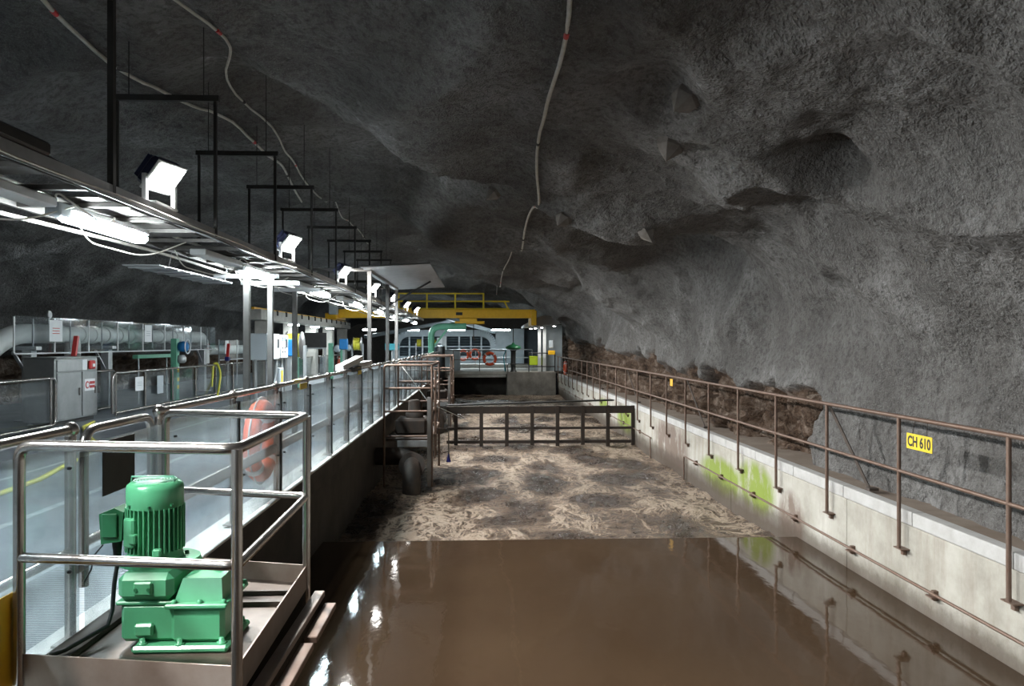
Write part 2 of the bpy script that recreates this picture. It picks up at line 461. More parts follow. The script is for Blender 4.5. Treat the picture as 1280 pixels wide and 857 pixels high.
disp += .05 * perlin(P3 * 2.6) + .030 * perlin(P3 * 5.6) + .018 * perlin(P3 * 9.0)
def blob(c, rad, amp):
    global disp
    d2 = ((P3 - np.array(c)) ** 2 / np.array(rad) ** 2).sum(1); disp = disp + amp * np.exp(-d2)
# overbreak hollows and bulges, (centre, radii, depth into the cavern)
for b in [((3.9, 7.75, 3.7), (.42, .30, .42), -.62), ((3.4, 9.5, 3.95), (.9, 1.3, .6), .35), ((4.1, 15.8, 3.55), (1.2, 1.4, 1.0), -1.05),
          ((2.6, 12.6, 4.2), (1.4, 1.1, .9), .5), ((1.8, 7.5, 4.45), (.55, .5, .4), -.28), ((-1.5, 24.5, 5.0), (3.4, 3.8, 1.4), -1.0),
          ((-.8, 17.2, 4.95), (2.6, 1.2, 1.0), .6), ((.45, 10.45, 4.8), (.9, .9, .6), -.3), ((-.5, 11.2, 4.9), (.8, 1.4, .6), .28),
          ((-.6, 8.2, 4.93), (.6, .8, .6), .22), ((1.3, 10.9, 4.6), (.6, .8, .5), .22), ((5.2, 16.2, 2.1), (.8, 1.1, .6), .35),
          ((4.4, 22.5, 3.4), (1.2, 2.2, 1.0), .4), ((4.6, 29.0, 3.2), (1.2, 3.0, 1.0), -.45), ((3.8, 36, 3.7), (1.5, 3.0, 1.0), .4),
          ((-2, 14.7, 5.1), (1.2, 1.2, .7), -.3), ((4.7, 10.9, 3.1), (.8, 1.0, .7), .25)]: blob(*b)
# bare rock along the wall feet
edge = .80 + .034 * (Yg - 11.3) + .35 * perlin(P3 * .9 + 3) + .12 * perlin(P3 * 3 + 9)
expR = np.clip((edge - Zg) / .10, 0, 1) * np.clip((Yg - 11.6 + .5 * perlin(P3 * 1.5)) / .3, 0, 1) * (Xg > 3)
edgeL = 1.35 + .3 * perlin(P3 * .8 + 13)
expL = np.clip((edgeL - Zg) / .12, 0, 1) * (Xg < -8)
expo = np.maximum(expR, expL)
idx = np.where(expo > 0)[0]
if len(idx):
    w1, c1 = worley(P3[idx] * np.array([2.0, 1.5, 2.2])); w2, c2 = worley(P3[idx] * np.array([4.5, 3.6, 5.0]) + 20)
    disp[idx] += expo[idx] * (-.26 + .50 * (c1 - .5) - .22 * w1 + .24 * (c2 - .5) - .10 * w2)
disp = np.maximum(disp, -1.3)
disp = np.where((Xg > 4.5) & (Zg < .4), np.minimum(disp, .04), disp)
VX = Xg + NX * disp; VZ = Zg + NZ * disp
me = bpy.data.meshes.new('ceiling')
nv = Ns * Ny; me.vertices.add(nv); me.vertices.foreach_set('co', np.stack([VX, Yg, VZ], 1).astype(np.float32).ravel())
a = (np.arange(Ny - 1)[:, None] * Ns + np.arange(Ns - 1)[None]).ravel()
F = np.stack([a, a + 1, a + Ns + 1, a + Ns], 1)
e1 = np.array([VX[1] - VX[0], 0, VZ[1] - VZ[0]]); e2 = np.array([0, ys[1] - ys[0], 0]); nn = np.cross(e1, e2)
if nn[0] > 0: F = F[:, ::-1]
nf = len(F); me.loops.add(nf * 4); me.loops.foreach_set('vertex_index', F.ravel().astype(np.int32))
me.polygons.add(nf); me.polygons.foreach_set('loop_start', (np.arange(nf) * 4).astype(np.int32)); me.polygons.foreach_set('loop_total', np.full(nf, 4, np.int32))
me.polygons.foreach_set('use_smooth', np.ones(nf, bool))
at_ = me.attributes.new('exposed', 'FLOAT', 'POINT'); at_.data.foreach_set('value', expo.astype(np.float32))
me.materials.append(M_['shotcrete']); me.update(); me.validate()
vault = bpy.data.objects.new('ceiling', me); COL.objects.link(vault)
tag(vault, 'rough grey sprayed-concrete cavern vault with brown bare rock along its foot', 'rock vault', kind='structure')
BV = BVHTree.FromPolygons([tuple(p) for p in np.stack([VX, Yg, VZ], 1)], [tuple(f) for f in F])
def on_rock(x, y):
    # point of the vault straight above (x, y)
    h = BV.ray_cast(Vector((x, y, 1.8)), Vector((0, 0, 1)))
    return (h[0], h[1]) if h[0] is not None else (Vector((x, y, 4.6)), Vector((0, 0, -1)))

# ends of the hall
for nm, y0, lab in (('wall_back', 65.2, 'far end wall of the cavern'), ('wall_front', -8.6, 'cavern end behind the viewer')):
    b = MB(); poly = [(p[0] * 1.06, p[1] * 1.1) for p in cv[::20]]
    b.prism([(p[0], p[1]) for p in poly] + [(-12.6, -2.2), (6, -2.2)], 0, .3, Matrix(((1, 0, 0), (0, 0, 1), (0, 1, 0))), (0, y0, 0))
    tag(b.build(nm, 'anchor_concrete'), lab, 'wall', kind='structure')

# ---------------------------------------------------------------- channel, walkway, water
Y0, Y1 = -6.0, 46.0
b = MB(); b.box2((-12.3, -8, -.25), (-2.32, 64, 0))
floor = tag(b.build('floor', 'floor_paint'), 'blue-grey painted walkway floor with pale lines behind the clear panels', 'floor', kind='structure')
b = MB(); b.box2((-2.32, -8, .0), (-2.045, 64, .025), .004)
k = b.build('kerb', 'kerb_white', floor)
b = MB(); b.box2((-2.32, -8, -.25), (-2.05, 64, 0)); b.build('slab_edge', 'dirty_shaded_concrete', floor)
b = MB(); b.box2((-3.0, 2.2, 0), (-2.33, 5.6, .008))
b.build('floor_grating', 'grating_steel', floor)
b = MB(); b.box2((-2.6, -8, -3.2), (-2.26, Y1, -.25))
tag(b.build('wall_left', 'dirty_shaded_concrete'), 'stained concrete tank wall under the walkway, shadow darkened into its colour', 'wall', kind='structure')
wall = thing('wall_right', (4.68, 0, -1.6), 'pale concrete tank wall with green algae below the right handrail', 'wall', kind='structure')
jy = [-6, -1.6, 2.2, 6.05, 9.52, 14.0, 17.0, 20.6, 24.2, 27.8, 31.4, 35.0, 38.6, 42.2, 46]
for i in range(len(jy) - 1):
    b = MB(); b.box2((4.68, jy[i] + .006, -3.2), (5.0, jy[i + 1] - .006, -.392), .008); b.build('wall_panel', 'tank_concrete', wall)
b = MB(); b.box2((4.70, -6, -3.2), (6.2, 46, -.26)); b.build('ledge', 'ledge_dust', wall)
cl = 1.56; n = int((46 + 6) / cl); b = MB(); b.box2((4.672, -6 + .008, -.385), (4.82, -6 + cl - .008, -.236), .008)
c0 = b.build('coping', 'coping_paint', wall)
part_copies(c0, wall, [(0, cl * i, 0) for i in range(1, n)])

def water(name, mat, x0, x1, y0, y1, z, st, amp, label):
    nx_, ny_ = int((x1 - x0) / st) + 1, int((y1 - y0) / st) + 1
    gx, gy = np.meshgrid(np.linspace(x0, x1, nx_), np.linspace(y0, y1, ny_))
    p = np.stack([gx.ravel(), gy.ravel(), np.zeros(gx.size)], 1)
    zz = np.full(len(p), z)
    if amp > 0:
        fade = np.clip((gy.ravel() - y0) / .3, 0, 1)
        zz += fade * (amp * perlin(p * np.array([.55, .45, 1])) + amp * .5 * (np.abs(perlin(p * np.array([1.4, 1.1, 1]) + 9))) + amp * .3 * perlin(p * 4.2 + 4) + amp * .14 * perlin(p * 10))
    me = bpy.data.meshes.new(name)
    a = (np.arange(ny_ - 1)[:, None] * nx_ + np.arange(nx_ - 1)[None]).ravel()
    F = np.stack([a, a + 1, a + nx_ + 1, a + nx_], 1)
    me.vertices.add(len(p)); me.vertices.foreach_set('co', np.stack([p[:, 0], p[:, 1], zz], 1).astype(np.float32).ravel())
    nf = len(F); me.loops.add(nf * 4); me.loops.foreach_set('vertex_index', F.ravel().astype(np.int32))
    me.polygons.add(nf); me.polygons.foreach_set('loop_start', (np.arange(nf) * 4).astype(np.int32)); me.polygons.foreach_set('loop_total', np.full(nf, 4, np.int32))
    me.polygons.foreach_set('use_smooth', np.ones(nf, bool)); me.materials.append(M_[mat]); me.update(); me.validate()
    o = bpy.data.objects.new(name, me); COL.objects.link(o); return tag(o, label, 'water', kind='stuff')
water('calm_water', 'calm_water', -2.255, 4.675, -6, 11.04, -1.26, .5, 0, 'smooth brown water reflecting the lamps in the near basin')
water('churning_water', 'churning_water', -2.255, 4.675, 11.06, 45.3, -1.50, .07, .10, 'churning foamy brown water in the aerated basin')
b = MB(); b.box2((-2.3, 10.98, -3.2), (4.69, 11.05, -1.262)); tag(b.build('weir_wall', 'brown_steel'), 'thin weir edge between smooth and churning water', 'weir', kind='structure')

# ---------------------------------------------------------------- right handrail
hr = thing('handrail', (4.6, 0, -.66), 'long brown rusted pipe handrail along the right tank wall', 'handrail')
zt, zm = .795, .20
b = MB(); b.tube([(4.6, -4.0, zt), (4.6, 45.2, zt)], .024, 12); b.build('top_rail', 'rusty_steel', hr)
b = MB(); b.tube([(4.6, -4.0, zm), (4.6, 45.2, zm)], .020, 12); b.build('mid_rail', 'rusty_steel', hr)
py = [6.43 + 1.737 * i for i in range(-4, 23)]
b = MB(); b.tube([(4.6, py[0], -.66), (4.6, py[0], zt)], .022, 10); p0 = b.build('post', 'rusty_steel', hr)
b = MB(); b.box((4.63, py[0], -.655), (.10, .16, .012)); b.box((4.655, py[0], -.69), (.04, .05, .07)); b.build('bracket', 'rusty_steel', p0)
part_copies(p0, hr, [(0, y - py[0], 0) for y in py[1:]])
for y in (9.9, 16.85, 23.8, 30.7):
    b = MB(); b.bar((4.64, y + .02, zt - .02), (4.86, y - .62, -.235), .055, .012, (1, 0, 0)); b.box((4.87, y - .65, -.215), (.12, .10, .035)); b.build('brace', 'brown_steel', hr)

lp = thing('wall_pipe', (4.64, 17.1, -1.0), 'thin rusty pipe clipped low along the right tank wall', 'pipe')
b = MB(); b.tube(fillet([(4.63, 17.1, -1.6), (4.63, 17.1, -.97), (4.63, -4, -.97)], .05), .017, 8); b.build('pipe', 'rusty_steel', lp)
b = MB(); b.box((4.655, 16.2, -.985), (.05, .05, .10)); b.box((4.63, 16.2, -.998), (.08, .12, .014)); k0 = b.build('clip', 'rusty_steel', lp)
part_copies(k0, lp, [(0, -1.72 * i, 0) for i in range(1, 11)])
lp = thing('wall_pipe', (4.64, 31, -1.0), 'thin rusty pipe low on the wall beyond the baffle', 'pipe')
b = MB(); b.tube(fillet([(4.63, 20.5, -1.6), (4.63, 20.5, -.97), (4.63, 45, -.97)], .05), .017, 8); b.build('pipe', 'rusty_steel', lp)
b = MB(); b.box((4.655, 22, -.985), (.05, .05, .10)); k0 = b.build('clip', 'rusty_steel', lp); part_copies(k0, lp, [(0, 2.5 * i, 0) for i in range(1, 9)])

def text_mesh(name, body, size, mat, parent, M, sx=1.0):
    cu = bpy.data.curves.new(name, 'FONT'); cu.body = body; cu.size = size; cu.extrude = .0015; cu.align_x = 'CENTER'; cu.align_y = 'CENTER'; cu.offset = size * .03
    o = bpy.data.objects.new('tmp', cu); COL.objects.link(o); dg = bpy.context.evaluated_depsgraph_get()
    me = bpy.data.meshes.new_from_object(o.evaluated_get(dg)); bpy.data.objects.remove(o)
    off = Vector(); q = parent
    while q is not None: off += Vector(q.location); q = q.parent
    for v in me.vertices: v.co = M @ Vector((v.co.x * sx, v.co.y, v.co.z)) - off
    me.materials.clear(); me.materials.append(M_[mat]); n = bpy.data.objects.new(name, me); COL.objects.link(n); n.parent = parent; return n
# chainage sign, hung on the rail and facing the water
sg = thing('chainage_sign', (4.57, 7.75, .55), 'yellow plate reading CH 610 hanging on the right handrail', 'sign')
cs = Vector((4.57, 7.73, .56))
b = MB(); b.box(cs, (.008, .46, .165), b=.003); b.build('plate', 'yellow_bright', sg)
text_mesh('lettering', 'CH 610', .15, 'black', sg, Matrix.Translation(cs + Vector((-.0045, 0, -.004))) @ Matrix.Rotation(R(-90), 4, 'Z') @ Matrix.Rotation(R(90), 4, 'X'), .86)
for dy in (-.13, .13):
    b = MB(); b.tube([(4.572, cs.y + dy, .63), (4.585, cs.y + dy * .9, .72), (4.6, cs.y + dy * .8, .825)], .004, 6); b.build('hanging_wire', 'rust_dark', sg)
b = MB(); b.box((4.56, 17.95, .66), (.008, .24, .17), b=.002)
tag(b.build('small_sign', 'yellow_paint'), 'small blank yellow plate on the handrail beside the bare rock', 'sign')

def life_ring(c, Rr, rr, axis, label, group=None):
    t_ = thing('life_ring', c, label, 'life ring', group)
    c = Vector(c); e1, e2 = {'Y': (Vector((1, 0, 0)), Vector((0, 0, 1))), 'X': (Vector((0, 1, 0)), Vector((0, 0, 1)))}[axis]
    b = MB(); b.tube([c + (e1 * math.cos(2 * PI * k / 32) + e2 * math.sin(2 * PI * k / 32)) * Rr for k in range(32)], rr, 10, closed=True); b.build('ring', 'orange', t_)
    for q in range(4):
        a = PI / 4 + q * PI / 2
        b = MB(); b.tube([c + (e1 * math.cos(a + d) + e2 * math.sin(a + d)) * Rr for d in (-.09, 0, .09)], rr * 1.06, 10); b.build('band', 'paper', t_)
    ex = e1.cross(e2)
    b = MB(); b.tube([c + (e1 * math.cos(2 * PI * k / 32) + e2 * math.sin(2 * PI * k / 32)) * (Rr + rr * (.9 + .35 * abs(math.sin(2 * (2 * PI * k / 32 - PI / 4)))))+ ex * .0 for k in range(32)], .008, 6, closed=True); b.build('grab_rope', 'rope', t_)
    return t_
life_ring((4.5, 40.0, .28), .30, .075, 'X', 'orange life ring hung on the right handrail near its far end')

# ---------------------------------------------------------------- left railing with clear panels
lr = thing('panel_railing', (-2.12, 0, 0), 'tubular steel railing with clear acrylic panels along the walkway edge', 'railing')
PY = [-3.0, -1.5, 0.0, 1.4, 2.72, 4.03, 5.12, 6.62, 8.0] + [9.37 + 1.35 * i for i in range(26)]
b = MB(); b.tube([(-2.12, -3, 1.15), (-2.12, 4.03, 1.15)], .025, 14); b.build('top_rail', 'steel', lr)
b = MB(); b.tube([(-2.12, 5.12, 1.15), (-2.12, 43.5, 1.15)], .025, 14); b.build('top_rail', 'steel', lr)
b = MB(); b.tube([(-2.12, -3, .52), (-2.12, 4.03, .52)], .024, 12); b.build('mid_rail', 'steel', lr)
b = MB(); b.box2((-2.13, 5.12, .47), (-2.105, 43.5, .56)); b.build('mid_bar', 'steel_dull', lr)
b = MB(); b.tube([(-2.12, 0, .045), (-2.12, 0, 1.15)], .027, 12); pp = b.build('post', 'steel', lr)
b = MB(); b.sphere((-2.12, 0, 1.15), .042); b.build('ball_joint', 'steel', pp)
b = MB(); b.box((-2.12, 0, .05), (.13, .13, .012)); b.build('foot_plate', 'steel_dull', pp)
part_copies(pp, lr, [(0, y, 0) for y in PY if y != 0 and not (16.3 < y < 18.8)])
for i in range(len(PY) - 1):
    a0, a1 = PY[i], PY[i + 1]
    if i == 5: continue
    b = MB(); b.box2((-2.075, a0 + .03, .05), (-2.068, a1 - .012, 1.085)); pn = b.build('panel', 'acrylic', lr)
    if a0 < 14:
        for (yy, zz) in ((a0 + .12, .97), (a1 - .12, .97), (a0 + .12, .45), (a1 - .12, .45)):
            b = MB(); b.lathe((-2.064, yy, zz), [(.009, -.006), (.009, .008), (.004, .014)], 8, 'X'); b.build('bolt', 'black', pn)
    if a0 > 4: 
        b = MB(); b.box2((-2.085, a0 - .02, .06), (-2.06, a0 + .015, 1.10)); b.build('joint_strip', 'dark_metal' if a0 > 5.5 else 'steel_dull', lr)
b = MB(); b.box2((-2.066, 1.45, .09), (-2.06, 3.52, .50)); b.build('kick_plate', 'yellow_paint', lr)
# gate with rounded corners between the first two posts
g = thing('walkway_gate', (-2.12, 4.6, .5), 'small round-cornered pipe gate with an added dark cabinet reflection behind the motor cage', 'gate')
b = MB(); b.tube(fillet([(-2.12, 4.16, .30), (-2.12, 4.16, 1.13), (-2.12, 5.0, 1.13), (-2.12, 5.0, .53), (-2.12, 4.18, .53)], .12), .026, 12); b.build('frame', 'steel', g)
b = MB(); b.box2((-2.075, 4.08, .085), (-2.068, 5.08, 1.07)); b.build('panel', 'acrylic', g)
b = MB(); b.box2((-2.066, 4.25, .76), (-2.060, 4.63, 1.06)); b.build('plate', 'dark_metal', g)  # dark sheet painting in the cabinet's reflection on the acrylic
for z in (.40, 1.0):
    b = MB(); b.box2((-2.15, 4.05, z), (-2.09, 4.15, z + .05)); b.build('hinge', 'steel_dull', g)
life_ring((-2.2, 7.75, .62), .33, .085, 'X', 'orange life ring hanging behind the clear panels near the motor')
for y, lab in ((8.95, 'yellow warning tag clipped on the panel railing near the columns'), (13.1, 'yellow tag wrapped on the far panel railing')):
    b = MB(); b.box((-2.055, y, 1.1), (.006, .34, .07), b=.002); b.box((-2.1, y, 1.178), (.09, .30, .004)); tag(b.build('warning_tag', 'yellow_bright'), lab, 'tag')

# ---------------------------------------------------------------- mixer cages over the water
def cage(q, ztop, levels, zdeck, zfoot, label, mat, feet):
    # q: front-left, front-right, back-right, back-left corners of the platform
    root = thing('mixer_platform', ((q[0][0] + q[1][0]) / 2, q[0][1], zdeck), label, 'platform')
    fl, fr, br, bl = [Vector((p[0], p[1], 0)) for p in q]
    up = lambda p, z: Vector((p.x, p.y, z))
    for i, z in enumerate(levels):
        b = MB()
        if i == 0:
            b.tube(fillet([up(fl, zfoot if feet else zdeck), up(fl, z), up(fr, z), up(br, z), up(bl, z), up(bl, zdeck)], .07), .0245, 14)
            b.build('top_rail', mat, root)
        else:
            b.tube(fillet([up(fl, z), up(fr, z), up(br, z), up(bl, z)], .06), .0225, 12); b.build('mid_rail', mat, root)
    for p in (fr, br):
        b = MB(); b.tube([up(p, zfoot), up(p, ztop)], .024, 12); b.build('post', mat, root)
    return root, (fl, fr, br, bl)
q1 = [(-2.03, 3.44), (-1.03, 3.27), (-1.07, 4.74), (-2.03, 5.0)]
cg, (fl, fr, br, bl) = cage(q1, 1.15, (1.15, .655), .12, -.02, 'stainless handrail cage on chequer plate around the green motor', 'steel', True)
up = lambda p, z: Vector((p.x, p.y, z))
b = MB(); b.add([up(fl, .12), up(fr, .12), up(br, .12), up(bl, .12), up(fl, .10), up(fr, .10), up(br, .10), up(bl, .10)],
    [(0, 1, 2, 3), (7, 6, 5, 4), (0, 4, 5, 1), (1, 5, 6, 2), (2, 6, 7, 3), (3, 7, 4, 0)]); b.build('deck_plate', 'chequer_plate', cg)
for (p, q_) in ((fl, fr), (fr, br), (br, bl)):
    b = MB(); b.bar(up(p, .16), up(q_, .16), .008, .14); b.build('toe_board', 'plate_brown', cg)
for (x0_, x1_, y0_, y1_, z_) in ((.012, .075, -.02, 1.46, .075), (.085, .155, .10, .78, .02), (.085, .155, .86, 1.40, .02)):
    b = MB(); b.box2((fr.x + x0_, fr.y + y0_, z_ - .035), (fr.x + x1_, fr.y + y1_, z_), .004); b.build('support_beam', 'rusty_steel' if x0_ > .05 else 'plate_brown', cg)
for y in (4.33, 4.52):
    b = MB(); b.box2((-2.0, y, .122), (-1.08, y + .02, .145)); b.build('deck_strip', 'brown_steel', cg)
b = MB(); b.box2((-2.02, 3.5, .121), (-1.90, 4.9, .15)); b.build('edge_channel', 'brown_steel', cg)

# the green motor and gearbox
mo = thing('mixer_motor', (-1.5, 3.95, .12), 'green vertical electric motor on a bolted green gearbox', 'motor')
b = MB(); b.box2((-1.66, 3.68, .12), (-1.205, 4.05, .155), .012); bp = b.build('base_plate', 'green_paint', mo)
for (x, y) in ((-1.62, 3.72), (-1.44, 3.71), (-1.245, 3.72), (-1.235, 4.0), (-1.62, 4.02)):
    b = MB(); b.lathe((x, y, .155), [(.024, 0), (.024, .008), (.014, .008), (.014, .026), (.006, .03)], 8); b.build('bolt', 'green_paint', bp)
b = MB(); b.box2((-1.735, 3.74, .155), (-1.47, 4.14, .345), .02); b.box2((-1.66, 3.715, .19), (-1.57, 3.75, .25), .01); b.build('gearbox_lower', 'green_paint', mo)
b = MB(); b.box2((-1.755, 3.735, .335), (-1.455, 4.14, .355), .006); b.box2((-1.745, 3.72, .355), (-1.48, 4.15, .49), .03); b.box2((-1.66, 3.705, .39), (-1.57, 3.73, .455), .008); ub = b.build('gearbox_upper', 'green_paint', mo)
for (x, z) in ((-1.645, .42), (-1.585, .42)):
    b = MB(); b.lathe((x, 3.70, z), [(.009, 0), (.009, .01)], 8, 'Y'); b.build('bolt', 'green_dark', ub)
b = MB(); b.box2((-1.49, 3.72, .155), (-1.235, 4.03, .33), .02); b.build('gearbox_side', 'green_paint', mo)
b = MB(); b.box2((-1.51, 3.70, .325), (-1.215, 4.05, .348), .006); lf = b.build('gearbox_flange', 'green_paint', mo)
for (x, y) in ((-1.47, 3.72), (-1.35, 3.72), (-1.235, 3.72), (-1.23, 4.03)):
    b = MB(); b.lathe((x, y, .348), [(.013, 0), (.013, .014), (.005, .018)], 6); b.build('bolt', 'green_paint', lf)
b = MB()
lo = [(-1.475, 3.735), (-1.245, 3.735), (-1.245, 4.02), (-1.475, 4.02)]; hi = [(-1.445, 3.765), (-1.26, 3.765), (-1.26, 4.0), (-1.445, 4.0)]
b.add([(*p, .348) for p in lo] + [(*p, .455) for p in hi], [(3, 2, 1, 0), (4, 5, 6, 7), (0, 1, 5, 4), (1, 2, 6, 5), (2, 3, 7, 6), (3, 0, 4, 7)]); cvx = b.build('gearbox_cover', 'green_paint', mo)
b = MB(); b.lathe((-1.32, 3.9, .455), [(.018, 0), (.018, .02), (.008, .025), (.008, .045)], 10); b.build('vent_plug', 'green_paint', cvx)
MX, MY = -1.655, 3.95
b = MB(); b.prism([(MX + .165 * math.cos(R(a_)) * (1.35 if math.cos(R(a_)) > .5 else 1), MY + .17 * math.sin(R(a_))) for a_ in range(0, 360, 15)], .49, .513); fl_ = b.build('motor_flange', 'green_paint', mo)
for a_ in range(20, 380, 60):
    b = MB(); b.lathe((MX + .148 * math.cos(R(a_)), MY + .152 * math.sin(R(a_)), .513), [(.012, 0), (.012, .014), (.005, .018)], 6); b.build('bolt', 'green_dark', fl_)
b = MB(); b.lathe((MX, MY, .513), [(.135, 0), (.135, .012), (.125, .03), (.122, .06), (.118, .07), (.118, .265)], 32); mb_ = b.build('motor_body', 'green_paint', mo)
b = MB()
for k in range(36):
    a_ = 2 * PI * k / 36; c_, s_ = math.cos(a_), math.sin(a_)
    b.bar((MX + .128 * c_, MY + .128 * s_, .555), (MX + .128 * c_, MY + .128 * s_, .775), .005, .026, (c_, s_, 0))
tag(b.build('cooling_fins', 'green_paint', mb_), kind='stuff')
b = MB(); b.lathe((MX, MY, .77), [(.134, 0), (.136, .004), (.136, .095), (.131, .115), (.114, .128), (.10, .131), (.02, .131)], 36); fc = b.build('fan_cowl', 'green_paint', mo)
b = MB()
for k in range(6): b.tube([(MX + (.03 + .014 * k) * math.cos(2 * PI * j / 24), MY + (.03 + .014 * k) * math.sin(2 * PI * j / 24), .905) for j in range(24)], .003, 5, closed=True)
b.build('fan_grille', 'green_pale', fc)
b = MB(); b.tube([(MX - .105, MY - .03, .895), (MX - .105, MY - .03, .925), (MX + .105, MY - .03, .925), (MX + .105, MY - .03, .895)], .005, 6); b.build('guard_bar', 'green_pale', fc)
for k in range(3):
    a_ = R(235 + 45 * k); b = MB(); b.lathe((MX + .139 * math.cos(a_), MY + .139 * math.sin(a_), .79), [(.008, -.006), (.008, .006)], 6); b.build('bolt', 'green_dark', fc)
b = MB(); b.box((MX - .075, MY - .115, .66), (.075, .03, .15), R(-30), .01); b.box((MX - .05, MY - .135, .635), (.04, .03, .05), R(-20), .006); b.build('side_bracket', 'green_paint', mb_)
b = MB(); b.box2((MX + .045, MY - .15, .545), (MX + .085, MY - .12, .585), .006); b.build('drain_lug', 'green_paint', mb_)
tb = MB(); tb.prism([(-.045, -.09), (.055, -.075), (.065, .07), (.02, .09), (-.055, .06)], -.075, .075, Matrix(((1, 0, 0), (0, 0, -1), (0, 1, 0))), (MX - .19, MY, .685))
tbo = tb.build('terminal_box', 'green_dark', mo)
b = MB(); b.box2((MX - .16, MY - .06, .63), (MX - .11, MY + .06, .745), .01); b.build('box_neck', 'green_dark', tbo)
b = MB(); b.box((MX - .19, MY - .082, .69), (.075, .012, .12), R(0), .004); b.build('box_lid', 'green_dark', tbo)
b = MB(); b.lathe((MX - .19, MY, .46), [(.012, 0), (.02, .08), (.026, .14), (.026, .16)], 12); b.build('cable_gland', 'black', tbo)
b = MB(); b.tube([(MX - .19, MY, .47), (MX - .20, MY - .01, .38), (MX - .20, MY - .03, .25), (MX - .20, MY - .08, .19), (-1.93, 3.62, .172), (-1.97, 3.55, .172)], .011, 8); b.build('supply_cable', 'cable_black', mo)
b = MB(); b.tube([(MX - .25, MY - .02, .58), (MX - .29, MY - .03, .53), (MX - .30, MY - .04, .46), (MX - .33, MY - .05, .40)], .004, 6); b.build('earth_wire', 'cable_black', mo)

# the two further platforms
def far_cage(y0, y1, label, pipe_label, roof):
    q = [(-2.03, y0), (-1.02, y0), (-1.02, y1), (-2.03, y1)]
    root, (fl, fr, br, bl) = cage(q, 1.13, (1.13, .64, .15, -.38), .0, -1.45, label, 'rusty_steel', True)
    b = MB(); b.box2((fr.x - .10, y0 - .03, -1.45), (fr.x - .02, y0 + .03, .45)); b.build('channel_post', 'steel_dull', root)
    b = MB(); b.box2((-2.03, y0 + .3, -.52), (-1.05, y1, -.46)); b.build('deck_plate', 'brown_steel', root)
    b = MB(); b.box2((-1.75, y0 - .02, -.60), (-1.06, y0 + .02, -.47)); b.build('kick_plate', 'galv', root)
    for z in (.64, .15):
        b = MB(); b.tube([(-.98, y0 + .35, -.9), (-.98, y0 + .35, 1.0)], .018, 8); b.build('ladder_rail', 'rusty_steel', root); break
    b = MB(); b.tube([(-.98, y0 + .75, -.9), (-.98, y0 + .75, 1.0)], .018, 8); b.build('ladder_rail', 'rusty_steel', root)
    for z in (-.7, -.4, -.1, .2, .5, .8):
        b = MB(); b.tube([(-.98, y0 + .35, z), (-.98, y0 + .75, z)], .012, 6); b.build('rung', 'rusty_steel', root)
    b = MB(); b.box2((-1.9, y0 + .9, -.46), (-1.2, y0 + 1.7, -.1), .05); b.lathe((-1.5, y0 + 1.3, -.1), [(.2, 0), (.2, .1), (.14, .14), (.14, .35), (.1, .4)], 14); b.build('mixer_gear', 'rust_dark', root)
    b = MB(); b.tube(fillet([(-2.25, y0 + .35, -.85), (-1.45, y0 + .35, -.85), (-1.42, y0 - .35, -1.1), (-1.42, y0 - .42, -1.7)], .35, 8), .19, 18)
    o = thing('outfall_pipe', (-1.42, y0 - .3, -1.5), pipe_label, 'pipe'); b.build('pipe', 'brown_steel', o)
    b = MB(); b.lathe((-1.43, y0 - .12, -.98), [(.28, -.03), (.28, .03)], 20, M=Matrix.Rotation(R(-68), 3, 'X').inverted()); b.build('flange', 'rust_dark', o)
    b = MB(); b.lathe((-1.45, y0 + .3, -.64), [(.13, 0), (.15, .04), (.15, .09), (.08, .12)], 12); b.build('valve_cap', 'rusty_steel', o)
    return root
far_cage(16.2, 18.95, 'rusted handrail platform over the churning water under the sheet canopy', 'dark rusty outfall pipe under the nearer rusted platform', True)
far_cage(26.6, 29.4, 'rusted handrail platform over the water by the green pipe', 'dark rusty outfall pipe under the farther rusted platform', False)
b = MB(); b.tube([(-2.05, 19.3, 1.12), (-1.2, 17.9, .2), (-.3, 20.5, -.5)], .010, 6); tag(b.build('tie_rope', 'rope'), 'pale rope slanting down from the rusted platform', 'rope')
sm = thing('sampling_weight', (-.72, 17.5, -1.2), 'small blue cone hanging on a rod beside the rusted platform', 'weight')
b = MB(); b.tube([(-1.05, 17.5, -.36), (-.72, 17.5, -.36), (-.72, 17.5, -.95)], .015, 8); b.build('rod', 'rust_dark', sm)
b = MB(); b.lathe((-.72, 17.5, -1.13), [(.055, 0), (.05, .03), (.012, .2)], 12); b.build('cone', 'blue_dark', sm)

# canopy sheet over the platform
cn = thing('sheet_canopy', (-2.2, 16, 0), 'corrugated grey roof sheet on steel posts above the rusted platform', 'canopy')
for y in (15.6, 18.6, 20.6):
    b = MB(); b.box2((-2.29, y - .04, 0), (-2.21, y + .04, 3.06)); b.build('post', 'column_grey', cn)
    b = MB(); b.box2((-3.6, y - .03, 3.06), (-2.21, y + .03, 3.12)); b.build('cross_beam', 'dark_metal', cn)
b = MB()
nn_ = 44
vs = []; 
for i in range(nn_ + 1):
    y = 14.9 + 6.3 * i / nn_; dz = .014 if i % 2 else -.014
    vs += [(-2.35, y, 3.10 + dz), (-.98, y, 3.17 + dz), (-2.35, y, 3.09 + dz), (-.98, y, 3.16 + dz)]
fs = []
for i in range(nn_):
    a_ = i * 4; fs += [(a_, a_ + 1, a_ + 5, a_ + 4), (a_ + 2, a_ + 6, a_ + 7, a_ + 3)]
b.add(vs, fs); b.build('roof_sheet', 'galv', cn)
b = MB(); b.box2((-2.3, 15.6, 3.02), (-2.2, 20.6, 3.08)); b.build('edge_beam', 'galv', cn)
b = MB(); b.bar((-2.25, 18.6, 2.5), (-1.2, 18.6, 3.1), .04, .04); b.build('brace', 'dark_metal', cn)

